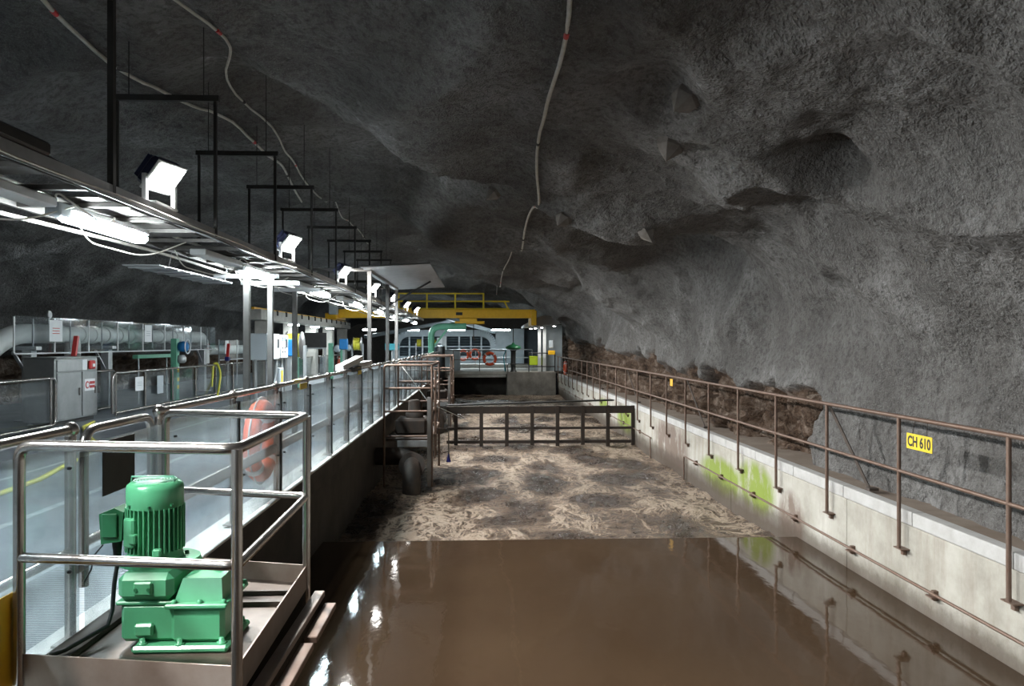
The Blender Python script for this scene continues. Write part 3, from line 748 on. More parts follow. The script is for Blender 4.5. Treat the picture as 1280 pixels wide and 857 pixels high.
# ---------------------------------------------------------------- baffle frame across the channel
bf = thing('baffle_frame', (1.5, 22.9, -1.5), 'dark steel baffle frame spanning the channel at the water', 'baffle')
b = MB(); b.box2((-1.0, 22.82, -.52), (4.67, 22.94, -.30), .01); b.build('top_beam', 'rust_dark', bf)
b = MB(); b.box2((-1.0, 22.85, -1.0), (4.67, 22.92, -.93)); b.build('rail', 'rust_dark', bf)
b = MB(); b.box2((-1.0, 22.85, -1.42), (4.67, 22.92, -1.33)); b.build('rail', 'rust_dark', bf)
b = MB(); b.box2((-.78, 22.8, -1.75), (-.67, 22.9, -.29)); p0 = b.build('post', 'rust_dark', bf); part_copies(p0, bf, [(.765 * i, 0, 0) for i in range(1, 8)])
b = MB(); b.bar((-1.0, 23.0, -.28), (4.4, 25.2, -.30), .28, .04); b.build('plank', 'dark_metal', bf)

# ---------------------------------------------------------------- overhead tray, lamps, hangers
tr = thing('cable_tray', (-3.23, 0, 2.7), 'long overhead steel cable tray above the walkway', 'cable tray')
TY0, TY1 = -5, 37.0
for x in (-2.76, -3.7):
    b = MB(); b.box2((x - .02, TY0, 2.68), (x + .02, TY1, 2.78)); b.build('side_rail', 'galv' if x > -3 else 'tray_steel', tr)
b = MB(); b.box2((-3.7, TY0, 2.685), (-2.76, TY0 + .06, 2.72)); r0 = b.build('rung', 'tray_steel', tr)
part_copies(r0, tr, [(0, .7 * i, 0) for i in range(1, 60)])
for (y0_, y1_, x0_, x1_) in ((-4, 3.2, -3.6, -3.0), (3.6, 5.2, -3.65, -2.8), (6.0, 8.2, -3.5, -2.95), (9.0, 12.3, -3.65, -3.1), (13.0, 15.0, -3.5, -2.8), (15.6, 20, -3.65, -3.0), (21, 26, -3.6, -2.9), (27, 36, -3.65, -2.85)):
    b = MB(); b.box2((x0_, y0_, 2.725), (x1_, y1_, 2.735)); b.build('cover_plate', 'tray_steel', tr)
for j, (x, z) in enumerate(((-2.9, 2.76), (-3.0, 2.77), (-3.35, 2.76), (-3.5, 2.765), (-2.70, 2.70), (-2.715, 2.66))):
    b = MB(); b.tube([(x + .03 * math.sin(y * 1.3 + j), y, z + .012 * math.sin(y * 2.1 + 2 * j)) for y in np.arange(TY0, TY1, .6)], .014 if j < 4 else .008, 6); b.build('cable', 'cable_black' if j % 2 else 'cable_white', tr)
b = MB(); b.tube([(-3.62, y, 2.60 + .02 * math.sin(y * .9)) for y in np.arange(TY0, TY1, .5)], .018, 8); b.build('conduit', 'cable_white', tr)
for y in np.arange(3.9, 30, 2.15):
    b = MB(); b.tube(fillet([(-3.55, y + .8, 2.68), (-3.5, y + .9, 2.50), (-3.3, y + 1.6, 2.44), (-3.1, y + 2.1, 2.66)], .25), .007, 6); b.build('loop_wire', 'cable_white', tr)
tj = thing('junction_box', (-2.85, 4.65, 2.78), 'dark flat junction box lying on the near end of the cable tray', 'box')
b = MB(); b.box2((-2.98, 4.3, 2.785), (-2.72, 4.95, 2.87), .015); b.build('body', 'dark_metal', tj); b = MB(); b.tube([(-2.8, 4.95, 2.82), (-2.8, 5.2, 2.80), (-2.78, 5.4, 2.72)], .008, 6); b.build('cable', 'cable_black', tj)

def area(name, parent, loc, rot, sx, sy, W, col, spread=180):
    l = bpy.data.lights.new(name, 'AREA'); l.shape = 'RECTANGLE'; l.size = sx; l.size_y = sy; l.energy = W; l.color = col; l.spread = R(spread)
    o = bpy.data.objects.new(name, l); COL.objects.link(o); o.parent = parent
    o.location = Vector(loc) - Vector(parent.location); o.rotation_euler = rot; return o
# fluorescent battens
LY = [5.99 + 4.37 * k for k in range(-2, 8)]
for i, y in enumerate(LY):
    k = i - 2
    lab = 'fluorescent batten %s under the cable tray' % (('nearest the viewer in view' if k == 0 else ORD[k] + ' in view from the viewer') if k >= 0 else ('just behind the viewer\'s left' if k == -1 else 'farthest behind the viewer'))
    o = thing('fluorescent_light', (-3.2, y, 2.68), lab, 'light', 'fluorescent battens under the tray')
    b = MB(); b.box2((-3.27, y, 2.615), (-3.13, y + 1.36, 2.665), .01); b.build('housing', 'white_paint', o)
    b = MB(); b.box2((-3.275, y + .02, 2.54), (-3.125, y + 1.34, 2.615), .03); b.build('diffuser', 'tube_face', o)
    b = MB(); b.box2((-3.26, y - .16, 2.56), (-3.14, y, 2.66), .01); b.build('end_box', 'grey_box', o)
    b = MB(); b.box2((-3.29, y - 1.6, 2.60), (-3.11, y - .25, 2.67), .01); b.build('mounting_channel', 'white_paint', o)
    for yy in (y + .2, y + 1.1):
        b = MB(); b.tube([(-3.2, yy, 2.66), (-3.2, yy, 2.70)], .008, 6); b.build('hanger', 'galv', o)
    b = MB(); b.tube(fillet([(-3.2, y - .12, 2.66), (-3.15, y - .2, 2.73), (-3.0, y - .1, 2.60), (-3.05, y + .35, 2.55), (-3.1, y + .6, 2.66)], .2), .008, 6); b.build('lead', 'cable_white', o)
    area('tube_light', o, (-3.2, y + .68, 2.53), (0, 0, 0), .14, 1.3, TUBE_W, (.86, .97, 1.0))
# floodlights
FD = Vector((.78, -.22, -.70)).normalized()
def face_matrix(d):
    z = -d; x = Vector((0, 0, 1)).cross(z).normalized(); y = z.cross(x); return Matrix((x, y, z)).transposed()
FM = face_matrix(FD)
FY = [6.74 + 4.385 * k for k in range(-1, 7)]
for i, y in enumerate(FY):
    k = i - 1
    lab = 'floodlight on the cable tray, %s' % (('nearest of those in view' if k == 0 else ORD[k] + ' of those in view') if k >= 0 else ('out of view beside the viewer' if k == -1 else 'out of view behind the viewer'))
    o = thing('floodlight', (-2.76, y, 2.78), lab, 'light', 'floodlights on the tray')
    c = Vector((-2.74, y, 3.03))
    b = MB(); b.box(c - FD * .075, (.33, .27, .11), M=FM, b=.03); bd = b.build('body', 'flood_body', o)
    b = MB()
    for j in range(9): b.box(c - FD * .14 + FM @ Vector((-.14 + .035 * j, 0, 0)), (.008, .22, .05), M=FM)
    b.build('cooling_fins', 'flood_body', bd)
    b = MB(); b.box(c - FD * .012, (.37, .30, .024), M=FM, b=.006); b.build('bezel', 'white_paint', o)
    b = MB(); b.box(c + FD * .003, (.32, .25, .008), M=FM); b.build('lens', 'lamp_face', o)
    for sg_ in (-1, 1):
        p = c - FD * .07 + FM @ Vector((sg_ * .185, 0, 0))
        b = MB(); b.bar((p.x, p.y, 2.78), (p.x, p.y, 3.04), .035, .05, (0, 1, 0)); b.build('bracket_arm', 'white_paint', o)
    b = MB(); b.box((-2.78, y, 2.79), (.12, .46, .02)); b.build('bracket_foot', 'white_paint', o)
    rot = FM.to_euler()
    area('flood_lamp', o, c + FD * .012, rot, .31, .24, FLOOD_W, (1.0, .985, .95), 115)

# hangers: trapeze frames from the vault
for i, y in enumerate((8.0, 10.3, 12.5, 14.6, 16.8, 19.0, 21.2, 23.4)):
    o = thing('tray_gantry', (-3.23, y, 2.75), 'dark steel hanger frame above the cable tray, %s from the viewer' % ORD[i], 'hanger', 'hanger frames of the tray')
    zb = 4.12
    for x in (-2.74, -3.74):
        b = MB(); b.bar((x, y, 2.70), (x, y, zb), .032, .032, (0, 1, 0)); b.build('rod', 'dark_metal', o)
    b = MB(); b.box2((-3.78, y - .025, zb - .02), (-2.70, y + .025, zb + .04)); b.build('bar', 'dark_metal', o)
    for x in (-2.86, -3.62):
        h = BV.ray_cast(Vector((x, y, 3.0)), Vector((0, 0, 1)))[0]; zc_ = h.z if h is not None else 5
        b = MB(); b.tube([(x, y, zb + .03), (x, y, max(zc_ + .05, zb + .06))], .006, 6); b.build('anchor_rod', 'dark_metal', o)
for y, lab in ((5.82, 'thick dark hanger post nearest the viewer above the cable tray'), (1.5, 'dark hanger post of the tray beside the viewer')):
    h = BV.ray_cast(Vector((-2.8, y, 3.0)), Vector((0, 0, 1)))[0]; zc_ = h.z if h is not None else 5
    b = MB(); b.bar((-2.76, y, 2.72), (-2.76, y, zc_ + .05), .045, .045, (0, 1, 0)); tag(b.build('ceiling_strut', 'dark_metal'), lab, 'hanger')
for i, y in enumerate((10.75, 11.95, 13.5)):
    o = thing('steel_column', (-3.25, y, 0), ('grey steel column under the tray beside the control panel, nearest the viewer', 'grey steel column under the tray, middle of the three by the control panel', 'grey steel column under the tray, farthest of the three by the control panel')[i], 'column', 'columns under the tray')
    b = MB(); b.box2((-3.29, y - .045, .01), (-3.21, y + .045, 2.5), .004); b.build('shaft', 'column_grey', o)
    b = MB(); b.box2((-3.36, y - .11, 0), (-3.14, y + .11, .015)); b.build('foot_plate', 'galv', o)
    b = MB(); b.box2((-3.7, y - .03, 2.50), (-2.8, y + .03, 2.56)); b.build('cross_arm', 'galv', o)
rs = thing('reflector_sheet', (-3.85, 10, 2.5), 'pale ribbed sheet hanging beside the second fluorescent batten', 'sheet')
b = MB(); b.box2((-4.15, 9.0, 2.50), (-3.72, 11.6, 2.512)); b.build('sheet', 'galv', rs)
for y in np.arange(9.15, 11.6, .4):
    b = MB(); b.box2((-4.15, y, 2.485), (-3.72, y + .03, 2.50)); b.build('rib', 'galv', rs)
for y in (9.3, 11.3):
    b = MB(); b.tube([(-3.74, y, 2.5), (-3.70, y, 2.7)], .006, 6); b.build('hanger', 'galv', rs)

# ---------------------------------------------------------------- conduits and anchors on the vault
def conduit(pts, r, label, mat, clips):
    o = thing('ceiling_conduit', on_rock(*pts[0])[0], label, 'conduit')
    P = []
    for i in range(len(pts) - 1):
        (x0, y0), (x1, y1) = pts[i], pts[i + 1]; n = max(2, int(math.hypot(x1 - x0, y1 - y0) / .25))
        for k in range(n):
            f = k / n; h, nrm = on_rock(x0 + (x1 - x0) * f, y0 + (y1 - y0) * f); P.append(h - Vector((0, 0, .03)))
    Q = []
    for i in range(len(P)):
        w = P[max(0, i - 2):i + 3]; Q.append(sum(w, Vector()) / len(w) - Vector((0, 0, .03)))
    b = MB(); b.tube(Q, r, 8); b.build('conduit', mat, o)
    for k in range(clips, len(Q) - 1, clips * 2):
        d = (Q[k + 1] - Q[k]).normalized()
        b = MB(); b.tube([Q[k] - d * .04, Q[k] + d * .04], r * 1.25, 8); b.build('clip', 'red' if (k // clips) % 4 == 1 else 'dark_metal', o)
conduit([(-3.85, 6.0), (-3.93, 6.85), (-4.02, 7.26), (-4.07, 7.92), (-3.97, 8.4), (-3.99, 9.43), (-3.96, 10.65), (-3.88, 12.06), (-3.75, 12.91), (-3.76, 13.93), (-3.94, 16.1), (-3.93, 17.55)], .022, 'white conduit sweeping across the vault at upper left', 'cable_white', 5)
conduit([(-3.0, 6.4), (-2.96, 7.0), (-2.85, 7.3), (-2.56, 7.45), (-2.5, 7.7), (-2.73, 8.48), (-3.42, 10.32), (-3.51, 10.92), (-3.41, 11.53), (-3.32, 12.51), (-3.6, 14.75), (-3.66, 15.96), (-3.44, 16.95), (-3.8, 20.5), (-3.95, 23.68), (-3.94, 29.03)], .016, 'thin wavy beige conduit on the vault above the hanger frames', 'cable_white', 7)
conduit([(.66, 5.0), (.69, 5.75), (.71, 6.1), (.77, 6.63), (.70, 7.35), (.70, 8.29), (.78, 10.64), (.98, 12.34), (.91, 15.65), (1.13, 26.9), (.83, 28.25), (.95, 44.0)], .021, 'white conduit running down the middle of the vault', 'cable_white', 6)
for (x, y), rz, s_, lab in (((2.08, 7.57), .4, .17, 'pyramid rock anchor plate, highest on the right of the vault'), ((2.15, 8.5), 1.0, .17, 'pyramid rock anchor plate just below the highest one'),
                   ((1.35, 12.18), .2, .15, 'pale pyramid rock anchor beside the middle conduit'), ((2.63, 11.93), .8, .15, 'pale pyramid rock anchor at the edge of the dark hollow'), ((.26, 13.72), .5, .16, 'dim pyramid rock anchor left of the middle conduit')):
    h, nrm = on_rock(x, y)
    if nrm.dot(Vector((0, y, 1.2)) - h) < 0: nrm = -nrm
    zx = nrm.normalized(); xx = Vector((0, 1, 0)).cross(zx).normalized(); yy = zx.cross(xx); Mx = Matrix((xx, yy, zx)).transposed() @ Matrix.Rotation(rz, 3, 'Z')
    b = MB(); vs = [h + Mx @ Vector((s_ * math.cos(PI / 3 * k), s_ * math.sin(PI / 3 * k), -.06)) for k in range(6)] + [h + Mx @ Vector((s_ * .9 * math.cos(PI / 3 * k), s_ * .9 * math.sin(PI / 3 * k), .05)) for k in range(6)] + [h + Mx @ Vector((0, 0, .22))]
    b.add(vs, [tuple(reversed(range(6)))] + [(k, (k + 1) % 6, (k + 1) % 6 + 6, k + 6) for k in range(6)] + [(k + 6, (k + 1) % 6 + 6, 12) for k in range(6)])
    tag(b.build('rock_anchor', 'anchor_concrete'), lab, 'rock anchor', 'rock anchors on the vault')

# ---------------------------------------------------------------- inner railing and plant at the left
def inner_rail(y0, y1, label, rounded, x=-7.9, step=1.6, ztop=.95, zb=.08):
    o = thing('inner_railing', (x, (y0 + y1) / 2, 0), label, 'railing')
    b = MB(); b.tube(fillet([(x, y0, zb), (x, y0, ztop), (x, y1, ztop), (x, y1, zb), (x, y0 + .1, zb)], .16 if rounded else .03), .03, 12); b.build('frame', 'steel', o)
    n = max(1, round((y1 - y0) / step))
    for k in range(n):
        a0 = y0 + (y1 - y0) * k / n; a1 = y0 + (y1 - y0) * (k + 1) / n
        if k:
            b = MB(); b.tube([(x, a0, 0), (x, a0, ztop)], .024, 10); pk = b.build('post', 'steel', o)
            b = MB(); b.sphere((x, a0, ztop), .04, 8); b.build('ball_joint', 'steel', pk)
        b = MB(); b.box2((x - .04, a0 + .06, zb + .04), (x - .034, a1 - .06, ztop - .05)); b.build('panel', 'acrylic_clear', o)
    for yy in (y0 + .15, y1 - .15):
        b = MB(); b.tube([(x, yy, 0), (x, yy, ztop)], .022, 10); b.build('post', 'steel', o)
    return o
inner_rail(9.0, 14.5, 'inner steel railing section left of the stainless cabinet', True)
inner_rail(16.7, 26.3, 'inner steel railing section with round corner in front of the big pipe', True)
inner_rail(26.9, 44, 'far inner steel railing section running to the hose reels', False)
inner_rail(17.4, 18.6, 'short pipe barrier right behind the stainless cabinet', True, -8.75, 2.0)

cb = thing('stainless_cabinet', (-8.35, 15.5, 0), 'stainless steel control cabinet with red switch and red notice', 'cabinet')
b = MB(); b.box2((-8.7, 14.85, .08), (-8.1, 16.45, 1.30), .015); b.build('body', 'stainless', cb)
for (y0_, y1_) in ((14.9, 15.78), (15.82, 16.4)):
    b = MB(); b.box2((-8.095, y0_, .12), (-8.075, y1_, 1.02), .006); d_ = b.build('door', 'stainless', cb)
    b = MB(); b.box2((-8.075, y1_ - .12, .55), (-8.05, y1_ - .08, .70), .006); b.build('handle', 'steel_dull', d_)
b = MB(); b.box2((-8.095, 14.9, 1.04), (-8.075, 16.4, 1.27), .006); b.build('top_panel', 'stainless', cb)
b = MB(); b.box2((-8.72, 14.83, 1.30), (-8.06, 16.47, 1.325), .005); b.build('lid', 'stainless', cb)
b = MB(); b.box2((-8.65, 14.9, 0), (-8.15, 16.4, .08)); b.build('plinth', 'dark_metal', cb)
b = MB(); b.box2((-8.075, 16.02, 1.06), (-8.02, 16.24, 1.24), .02); sw = b.build('switch_box', 'red', cb)
b = MB(); b.box2((-8.02, 16.10, 1.11), (-8.01, 16.18, 1.17), .002); b.build('switch_label', 'paper', sw)
b = MB(); b.box2((-8.075, 15.8, 1.05), (-8.071, 15.98, 1.26)); b.build('paper_notice', 'paper', cb)
b = MB(); b.box2((-8.075, 15.88, .62), (-8.069, 16.30, .86)); nt = b.build('notice_plate', 'paper', cb)
b = MB(); b.lathe((-8.066, 15.98, .74), [(.075, 0), (.075, .004)], 20, 'X'); b.build('red_disc', 'red', nt)
b = MB(); b.lathe((-8.061, 15.98, .74), [(.05, 0), (.05, .004)], 20, 'X'); b.build('white_disc', 'paper', nt)
for z in (.70, .78):
    for j in range(4):
        b = MB(); b.box2((-8.069, 16.075 + .055 * j, z - .028), (-8.066, 16.12 + .055 * j, z + .028)); b.build('red_mark', 'red', nt)

bp_ = thing('big_pipe', (-9.6, 18, 1.75), 'large pale insulated pipe run behind clear screens at left', 'pipe')
ZP = 1.80
b = MB(); b.tube(fillet([(-10.0, 14.3, .55), (-9.75, 14.9, 1.1), (-9.6, 15.9, ZP), (-9.6, 17.8, ZP)], .6, 8), .21, 20); b.build('elbow_pipe', 'pipe_white', bp_)
b = MB(); b.tube([(-9.6, 17.8, ZP), (-9.6, 26.2, ZP)], .18, 20); mp_ = b.build('main_pipe', 'pipe_white', bp_)
b = MB(); b.tube(fillet([(-9.6, 17.6, ZP), (-9.6, 18.35, ZP), (-9.6, 18.35, .8)], .3, 8), .17, 18); b.build('tee_pipe', 'pipe_white', bp_)
for y in (18.7, 19.25, 19.9, 20.6, 21.3, 22.2, 23.2, 24.2, 25.2):
    b = MB(); b.lathe((-9.6, y, ZP), [(.205, -.12), (.225, -.03), (.225, .03), (.205, .12)], 20, 'Y'); b.build('coupling', 'pipe_white', mp_)
b = MB(); b.tube(fillet([(-9.6, 26.0, ZP), (-9.6, 26.8, ZP), (-9.6, 26.9, .9)], .4, 8), .18, 18); b.build('end_elbow', 'pipe_white', bp_)
b = MB(); b.tube([(-9.6, 27.2, 1.35), (-9.6, 33, 1.35)], .17, 16); b.build('lower_pipe', 'pipe_white', bp_)
b = MB(); b.tube([(-9.6, 17.35, ZP + .18), (-9.6, 17.35, 2.15)], .02, 8); gg = b.build('gauge_stem', 'stainless', bp_)
b = MB(); b.lathe((-9.6, 17.35, 2.23), [(.09, -.025), (.095, 0), (.09, .025)], 18, 'X'); b.build('gauge', 'stainless', gg)
b = MB(); b.lathe((-9.57, 17.35, 2.23), [(.078, 0), (.078, .004)], 18, 'X'); b.build('gauge_dial', 'paper', gg)
for y in (17.0, 19.0):
    b = MB(); b.lathe((-9.6, y, ZP + .17), [(.03, 0), (.03, .05)], 8); b.build('nozzle', 'stainless', mp_)
for j, (y, lab) in enumerate(((16.1, 'aluminium pipe support left of the stainless cabinet'), (19.35, 'aluminium pipe support right of the stainless cabinet'), (25.9, 'aluminium pipe support at the far end of the clear screen'))):
    o = thing('pipe_support', (-9.3, y, 0), lab, 'support', 'pipe supports')
    b = MB(); b.box2((-9.4, y - .10, .01), (-9.2, y + .10, 1.45), .01); b.build('column', 'galv', o)
    b = MB(); b.box2((-9.75, y - .10, 1.45), (-9.1, y + .10, 1.53), .01); b.build('saddle', 'galv', o)
    b = MB(); b.bar((-9.3, y - .55, 1.42), (-9.3, y - .08, .95), .06, .03); b.build('brace', 'galv', o)
    b = MB(); b.box2((-9.5, y - .2, 0), (-9.1, y + .2, .015)); b.build('foot_plate', 'galv', o)
sc = thing('clear_screen', (-9.15, 21, 1.4), 'long clear acrylic screen in front of the big pale pipe', 'screen')
NY_ = 8; ya, yb = 15.3, 26.7
for k in range(NY_):
    a0 = ya + (yb - ya) * k / NY_; a1 = ya + (yb - ya) * (k + 1) / NY_
    b = MB(); b.box2((-9.153, a0 + .01, 1.40), (-9.147, a1 - .01, 2.14)); b.build('panel', 'acrylic_clear', sc)
    b = MB(); b.box2((-9.14, a0 - .02, 1.40), (-9.12, a0 + .02, 2.12)); b.build('upright', 'white_paint', sc)
    b = MB(); b.box2((-9.19, (a0 + a1) / 2 - .012, 1.46), (-9.165, (a0 + a1) / 2 + .012, 2.10)); b.build('inner_upright', 'galv', sc)
b = MB(); b.box2((-9.18, ya, 1.37), (-9.12, yb, 1.40)); b.build('bottom_rail', 'galv', sc)
sc2 = thing('clear_screen', (-9.15, 30, 1), 'shorter lower clear screen beyond the long one', 'screen')
for k in range(3):
    b = MB(); b.box2((-9.153, 27.1 + 2 * k, 1.02), (-9.147, 29.08 + 2 * k, 1.70)); b.build('panel', 'acrylic_clear', sc2)
for k in range(4):
    b = MB(); b.box2((-9.18, 27.08 + 2 * k, 0), (-9.155, 27.14 + 2 * k, 1.72)); b.build('upright', 'galv', sc2)
b = MB(); b.box2((-9.18, 27.1, .98), (-9.12, 33.1, 1.02)); b.build('bottom_rail', 'galv', sc2)
def sheet(c, w, h, label, mat='paper'):
    o = thing('notice_sheet', c, label, 'notice'); b = MB(); b.box(c, (.006, w, h)); b.build('sheet', mat, o)
    b = MB(); 
    for z in (.12, .0, -.12): b.box((c[0] + .0035, c[1], c[2] + z * h), (.001, w * .55, h * .035))
    b.build('print_line', 'red' if 'red' in label else 'grey_box', o)
sheet((-9.115, 16.75, 1.86), .50, .46, 'white notice with a red line on the clear screen above the cabinet')
sheet((-9.115, 21.3, 1.86), .44, .46, 'white notice in the middle of the long clear screen')
sheet((-9.115, 27.8, 1.45), .38, .48, 'white notice on the lower far clear screen')
sheet((-7.86, 17.9, .66), .42, .32, 'white notice hung on the inner railing by its round corner')
sheet((-7.86, 19.05, .58), .36, .44, 'grey notice hung on the inner railing beside the white one', 'grey_box')
for (x, y, z, lab) in ((-8.9, 17.05, 1.33, 'red lever standing beside the stainless cabinet'), (-8.8, 26.9, 1.15, 'red lever standing beyond the clear screen')):
    o = thing('red_lever', (x, y, z - .3), lab, 'lever'); b = MB(); b.bar((x, y, z - .05), (x, y + .12, z + .42), .07, .09, (1, 0, 0)); b.build('handle', 'red', o)
    b = MB(); b.box((x, y, z - .10), (.14, .2, .14), b=.02); b.build('hub', 'blue_dark' if y > 20 else 'steel_dull', o); b = MB(); b.tube([(x, y, 0), (x, y, z - .12)], .05, 10); b.build('stem', 'steel_dull', o)
va = thing('valve_actuator', (-8.35, 21.2, 0), 'green valve column with a blue hand actuator behind the inner railing', 'valve')
b = MB(); b.box2((-8.43, 21.1, 0), (-8.27, 21.3, 1.72), .01); b.build('column', 'green_pale', va)
b = MB(); b.lathe((-8.15, 21.25, 1.5), [(.05, -.14), (.13, -.1), (.15, 0), (.13, .1), (.05, .14)], 16, 'X'); b.build('actuator', 'blue', va)
b = MB(); b.tube([(-8.03, 21.25 + .19 * math.cos(2 * PI * k / 24), 1.5 + .19 * math.sin(2 * PI * k / 24)) for k in range(24)], .018, 8, closed=True); b.build('hand_wheel', 'white_paint', va)
b = MB(); b.lathe((-8.2, 21.25, 1.05), [(.08, 0), (.13, .05), (.13, .15), (.08, .22)], 12); b.build('gear_head', 'galv', va)
for z in (.35, .55, .8):
    b = MB(); b.box2((-8.268, 21.14, z), (-8.26, 21.26, z + .1)); b.build('warning_stripe', 'yellow_bright', va)
gb = thing('green_beam', (-8.9, 21, 1.2), 'pale green horizontal beam below the clear screen', 'beam')
b = MB(); b.box2((-9.05, 20.2, 1.19), (-8.9, 22.6, 1.29), .01); b.build('beam', 'green_pale', gb)
for y in (20.4, 22.2):
    b = MB(); b.tube([(-8.98, y, 0), (-8.98, y, 1.2)], .02, 8); b.build('leg', 'galv', gb)
ho = thing('yellow_hose', (-5.2, 9, .03), 'yellow hose lying on the walkway floor', 'hose')
b = MB(); b.tube([(-4.75, 5.0, .03), (-4.9, 6.6, .03), (-5.01, 8.16, .03), (-5.07, 8.98, .03), (-5.36, 10.14, .03), (-5.46, 10.61, .03), (-5.9, 12.0, .03), (-6.9, 13.6, .03), (-7.4, 14.5, .03), (-7.7, 15.5, .03)], .028, 10); b.build('hose', 'hose_yellow', ho)
hy = thing('yellow_hose', (-7.85, 23, .1), 'yellow hose looped over the inner railing', 'hose')
b = MB(); b.tube(fillet([(-7.95, 22.9, .3), (-7.93, 23.0, .98), (-7.84, 23.05, 1.0), (-7.82, 23.3, .7), (-7.8, 23.1, .3), (-7.75, 22.8, .03)], .2), .03, 8); b.build('hose', 'hose_yellow', hy)

# control panel on legs beside the columns
cp = thing('control_panel', (-4.1, 15, 0), 'light grey electrical control panel on legs beside the steel columns', 'control panel')
b = MB(); b.box2((-4.35, 14.45, 1.28), (-4.0, 15.35, 1.78), .01); b.build('box', 'grey_box', cp)
b = MB(); b.box2((-4.34, 15.38, 1.30), (-4.02, 16.0, 1.77), .01); b.build('box', 'grey_box', cp)
for (y0_, y1_) in ((14.47, 15.33), (15.4, 15.98)):
    b = MB(); b.box2((-4.0, y0_, 1.30), (-3.985, y1_, 1.76), .004); d_ = b.build('door', 'white_paint', cp)
    for z in (1.42, 1.5, 1.66, 1.7):
        for dy in (.15, .3):
            b = MB(); b.lathe((-3.985, y0_ + dy, z), [(.018, 0), (.018, .012)], 8, 'X'); b.build('button', 'black' if z < 1.6 else 'blue', d_)
    b = MB(); b.box2((-3.985, y1_ - .2, 1.5), (-3.978, y1_ - .08, 1.68)); b.build('display', 'black', d_)
for y in (14.7, 15.8):
    for x in (-4.28, -4.07):
        b = MB(); b.tube([(x, y, 0), (x, y, 1.28)], .03, 8); b.build('leg', 'galv', cp)
b = MB(); b.box2((-4.1, 15.5, .72), (-4.03, 15.8, 1.1), .01); bx_ = b.build('socket_box', 'grey_box', cp)
b = MB(); b.box2((-4.03, 15.6, .8), (-4.025, 15.72, 1.04)); b.build('warning_label', 'yellow_bright', bx_)
b = MB(); b.tube(fillet([(-4.2, 15.1, 0), (-4.1, 15.1, .6), (-4.05, 15.3, .95), (-4.05, 15.3, 1.28)], .2), .03, 8); b.build('conduit', 'galv', cp)
def reel(x, y, z, s, lab):
    o = thing('hose_reel', (x, y, 0), lab, 'hose reel', 'hose reels')
    b = MB(); b.lathe((x, y, z), [(.05, -.16 * s), (.30 * s, -.16 * s), (.30 * s, -.15 * s), (.07, -.15 * s)], 18, 'X'); b.lathe((x, y, z), [(.05, .15 * s), (.30 * s, .15 * s), (.30 * s, .16 * s), (.05, .16 * s)], 18, 'X'); b.build('flange', 'steel_dull', o)
    b = MB()
    for k in range(6): b.tube([(x - .12 * s + .048 * s * k, y + .23 * s * math.cos(2 * PI * j / 20), z + .23 * s * math.sin(2 * PI * j / 20)) for j in range(20)], .03 * s, 8, closed=True)
    b.build('coiled_hose', 'hose_yellow', o)
    b = MB(); b.box2((x - .25 * s, y - .04, 0), (x - .19 * s, y + .04, z)); b.box2((x + .19 * s, y - .04, 0), (x + .25 * s, y + .04, z)); b.build('stand', 'galv', o)
reel(-4.0, 16.6, 1.55, 1.0, 'yellow hose reel right behind the light grey control panel')
reel(-5.6, 35.0, 1.55, 1.1, 'yellow hose reel on the far walkway beside a blue box')
reel(-3.3, 41.5, 1.6, .8, 'small yellow hose reel left of the green pipe')
reel(-2.6, 43.5, 1.6, .7, 'smallest yellow hose reel nearest the green pipe')
for (x, y, z, d, mat, lab) in ((-4.0, 16.15, 1.5, (.18, .16, .36), 'blue', 'blue box behind the control panel'), (-5.9, 33.2, 1.55, (.34, .25, .45), 'blue', 'blue box on a post on the far walkway'), (-4.6, 40, 1.4, (.7, .4, .35), 'teal', 'teal box on the far walkway behind the canopy posts')):
    o = thing('equipment_box', (x, y, 0), lab, 'box'); b = MB(); b.box((x, y, z), d, b=.02); b.build('box', mat, o); b = MB(); b.box((x + d[0] / 2, y, z), (.012, d[1] * .8, d[2] * .8), b=.004); b.build('door', mat, o)
    b = MB(); b.box2((x - .04, y - .04, 0), (x + .04, y + .04, z - d[2] / 2)); b.build('stand', 'galv', o)
db = thing('dark_board', (-6.1, 26, 0), 'dark grey board on legs on the walkway beyond the columns', 'board')
b = MB(); b.box2((-6.35, 26, 1.45), (-5.2, 26.05, 1.95), .01); b.build('board', 'dark_metal', db)
for x in (-6.25, -5.25):
    b = MB(); b.box2((x - .03, 26.0, 0), (x + .03, 26.06, 1.45)); b.build('leg', 'galv', db)
b = MB(); b.box2((-6.35, 25.98, 1.40), (-5.2, 26.06, 1.45)); b.build('ledge', 'galv', db)
fx = thing('tilted_fixture', (-2.2, 12.3, 1.2), 'white tilted lamp housing clamped on the panel railing', 'fixture')
b = MB(); b.bar((-2.22, 12.1, 1.20), (-2.14, 13.6, 1.33), .13, .09); b.build('housing', 'white_paint', fx)
b = MB(); b.bar((-2.16, 13.2, 1.21), (-2.10, 14.4, 1.23), .15, .08); b.build('cover', 'white_paint', fx)
b = MB(); b.box2((-2.16, 12.6, 1.12), (-2.07, 13.4, 1.20), .01); b.build('clamp', 'dark_metal', fx)
life_ring((-7.8, 42.6, .50), .30, .08, 'X', 'orange life ring on the far end of the inner railing')

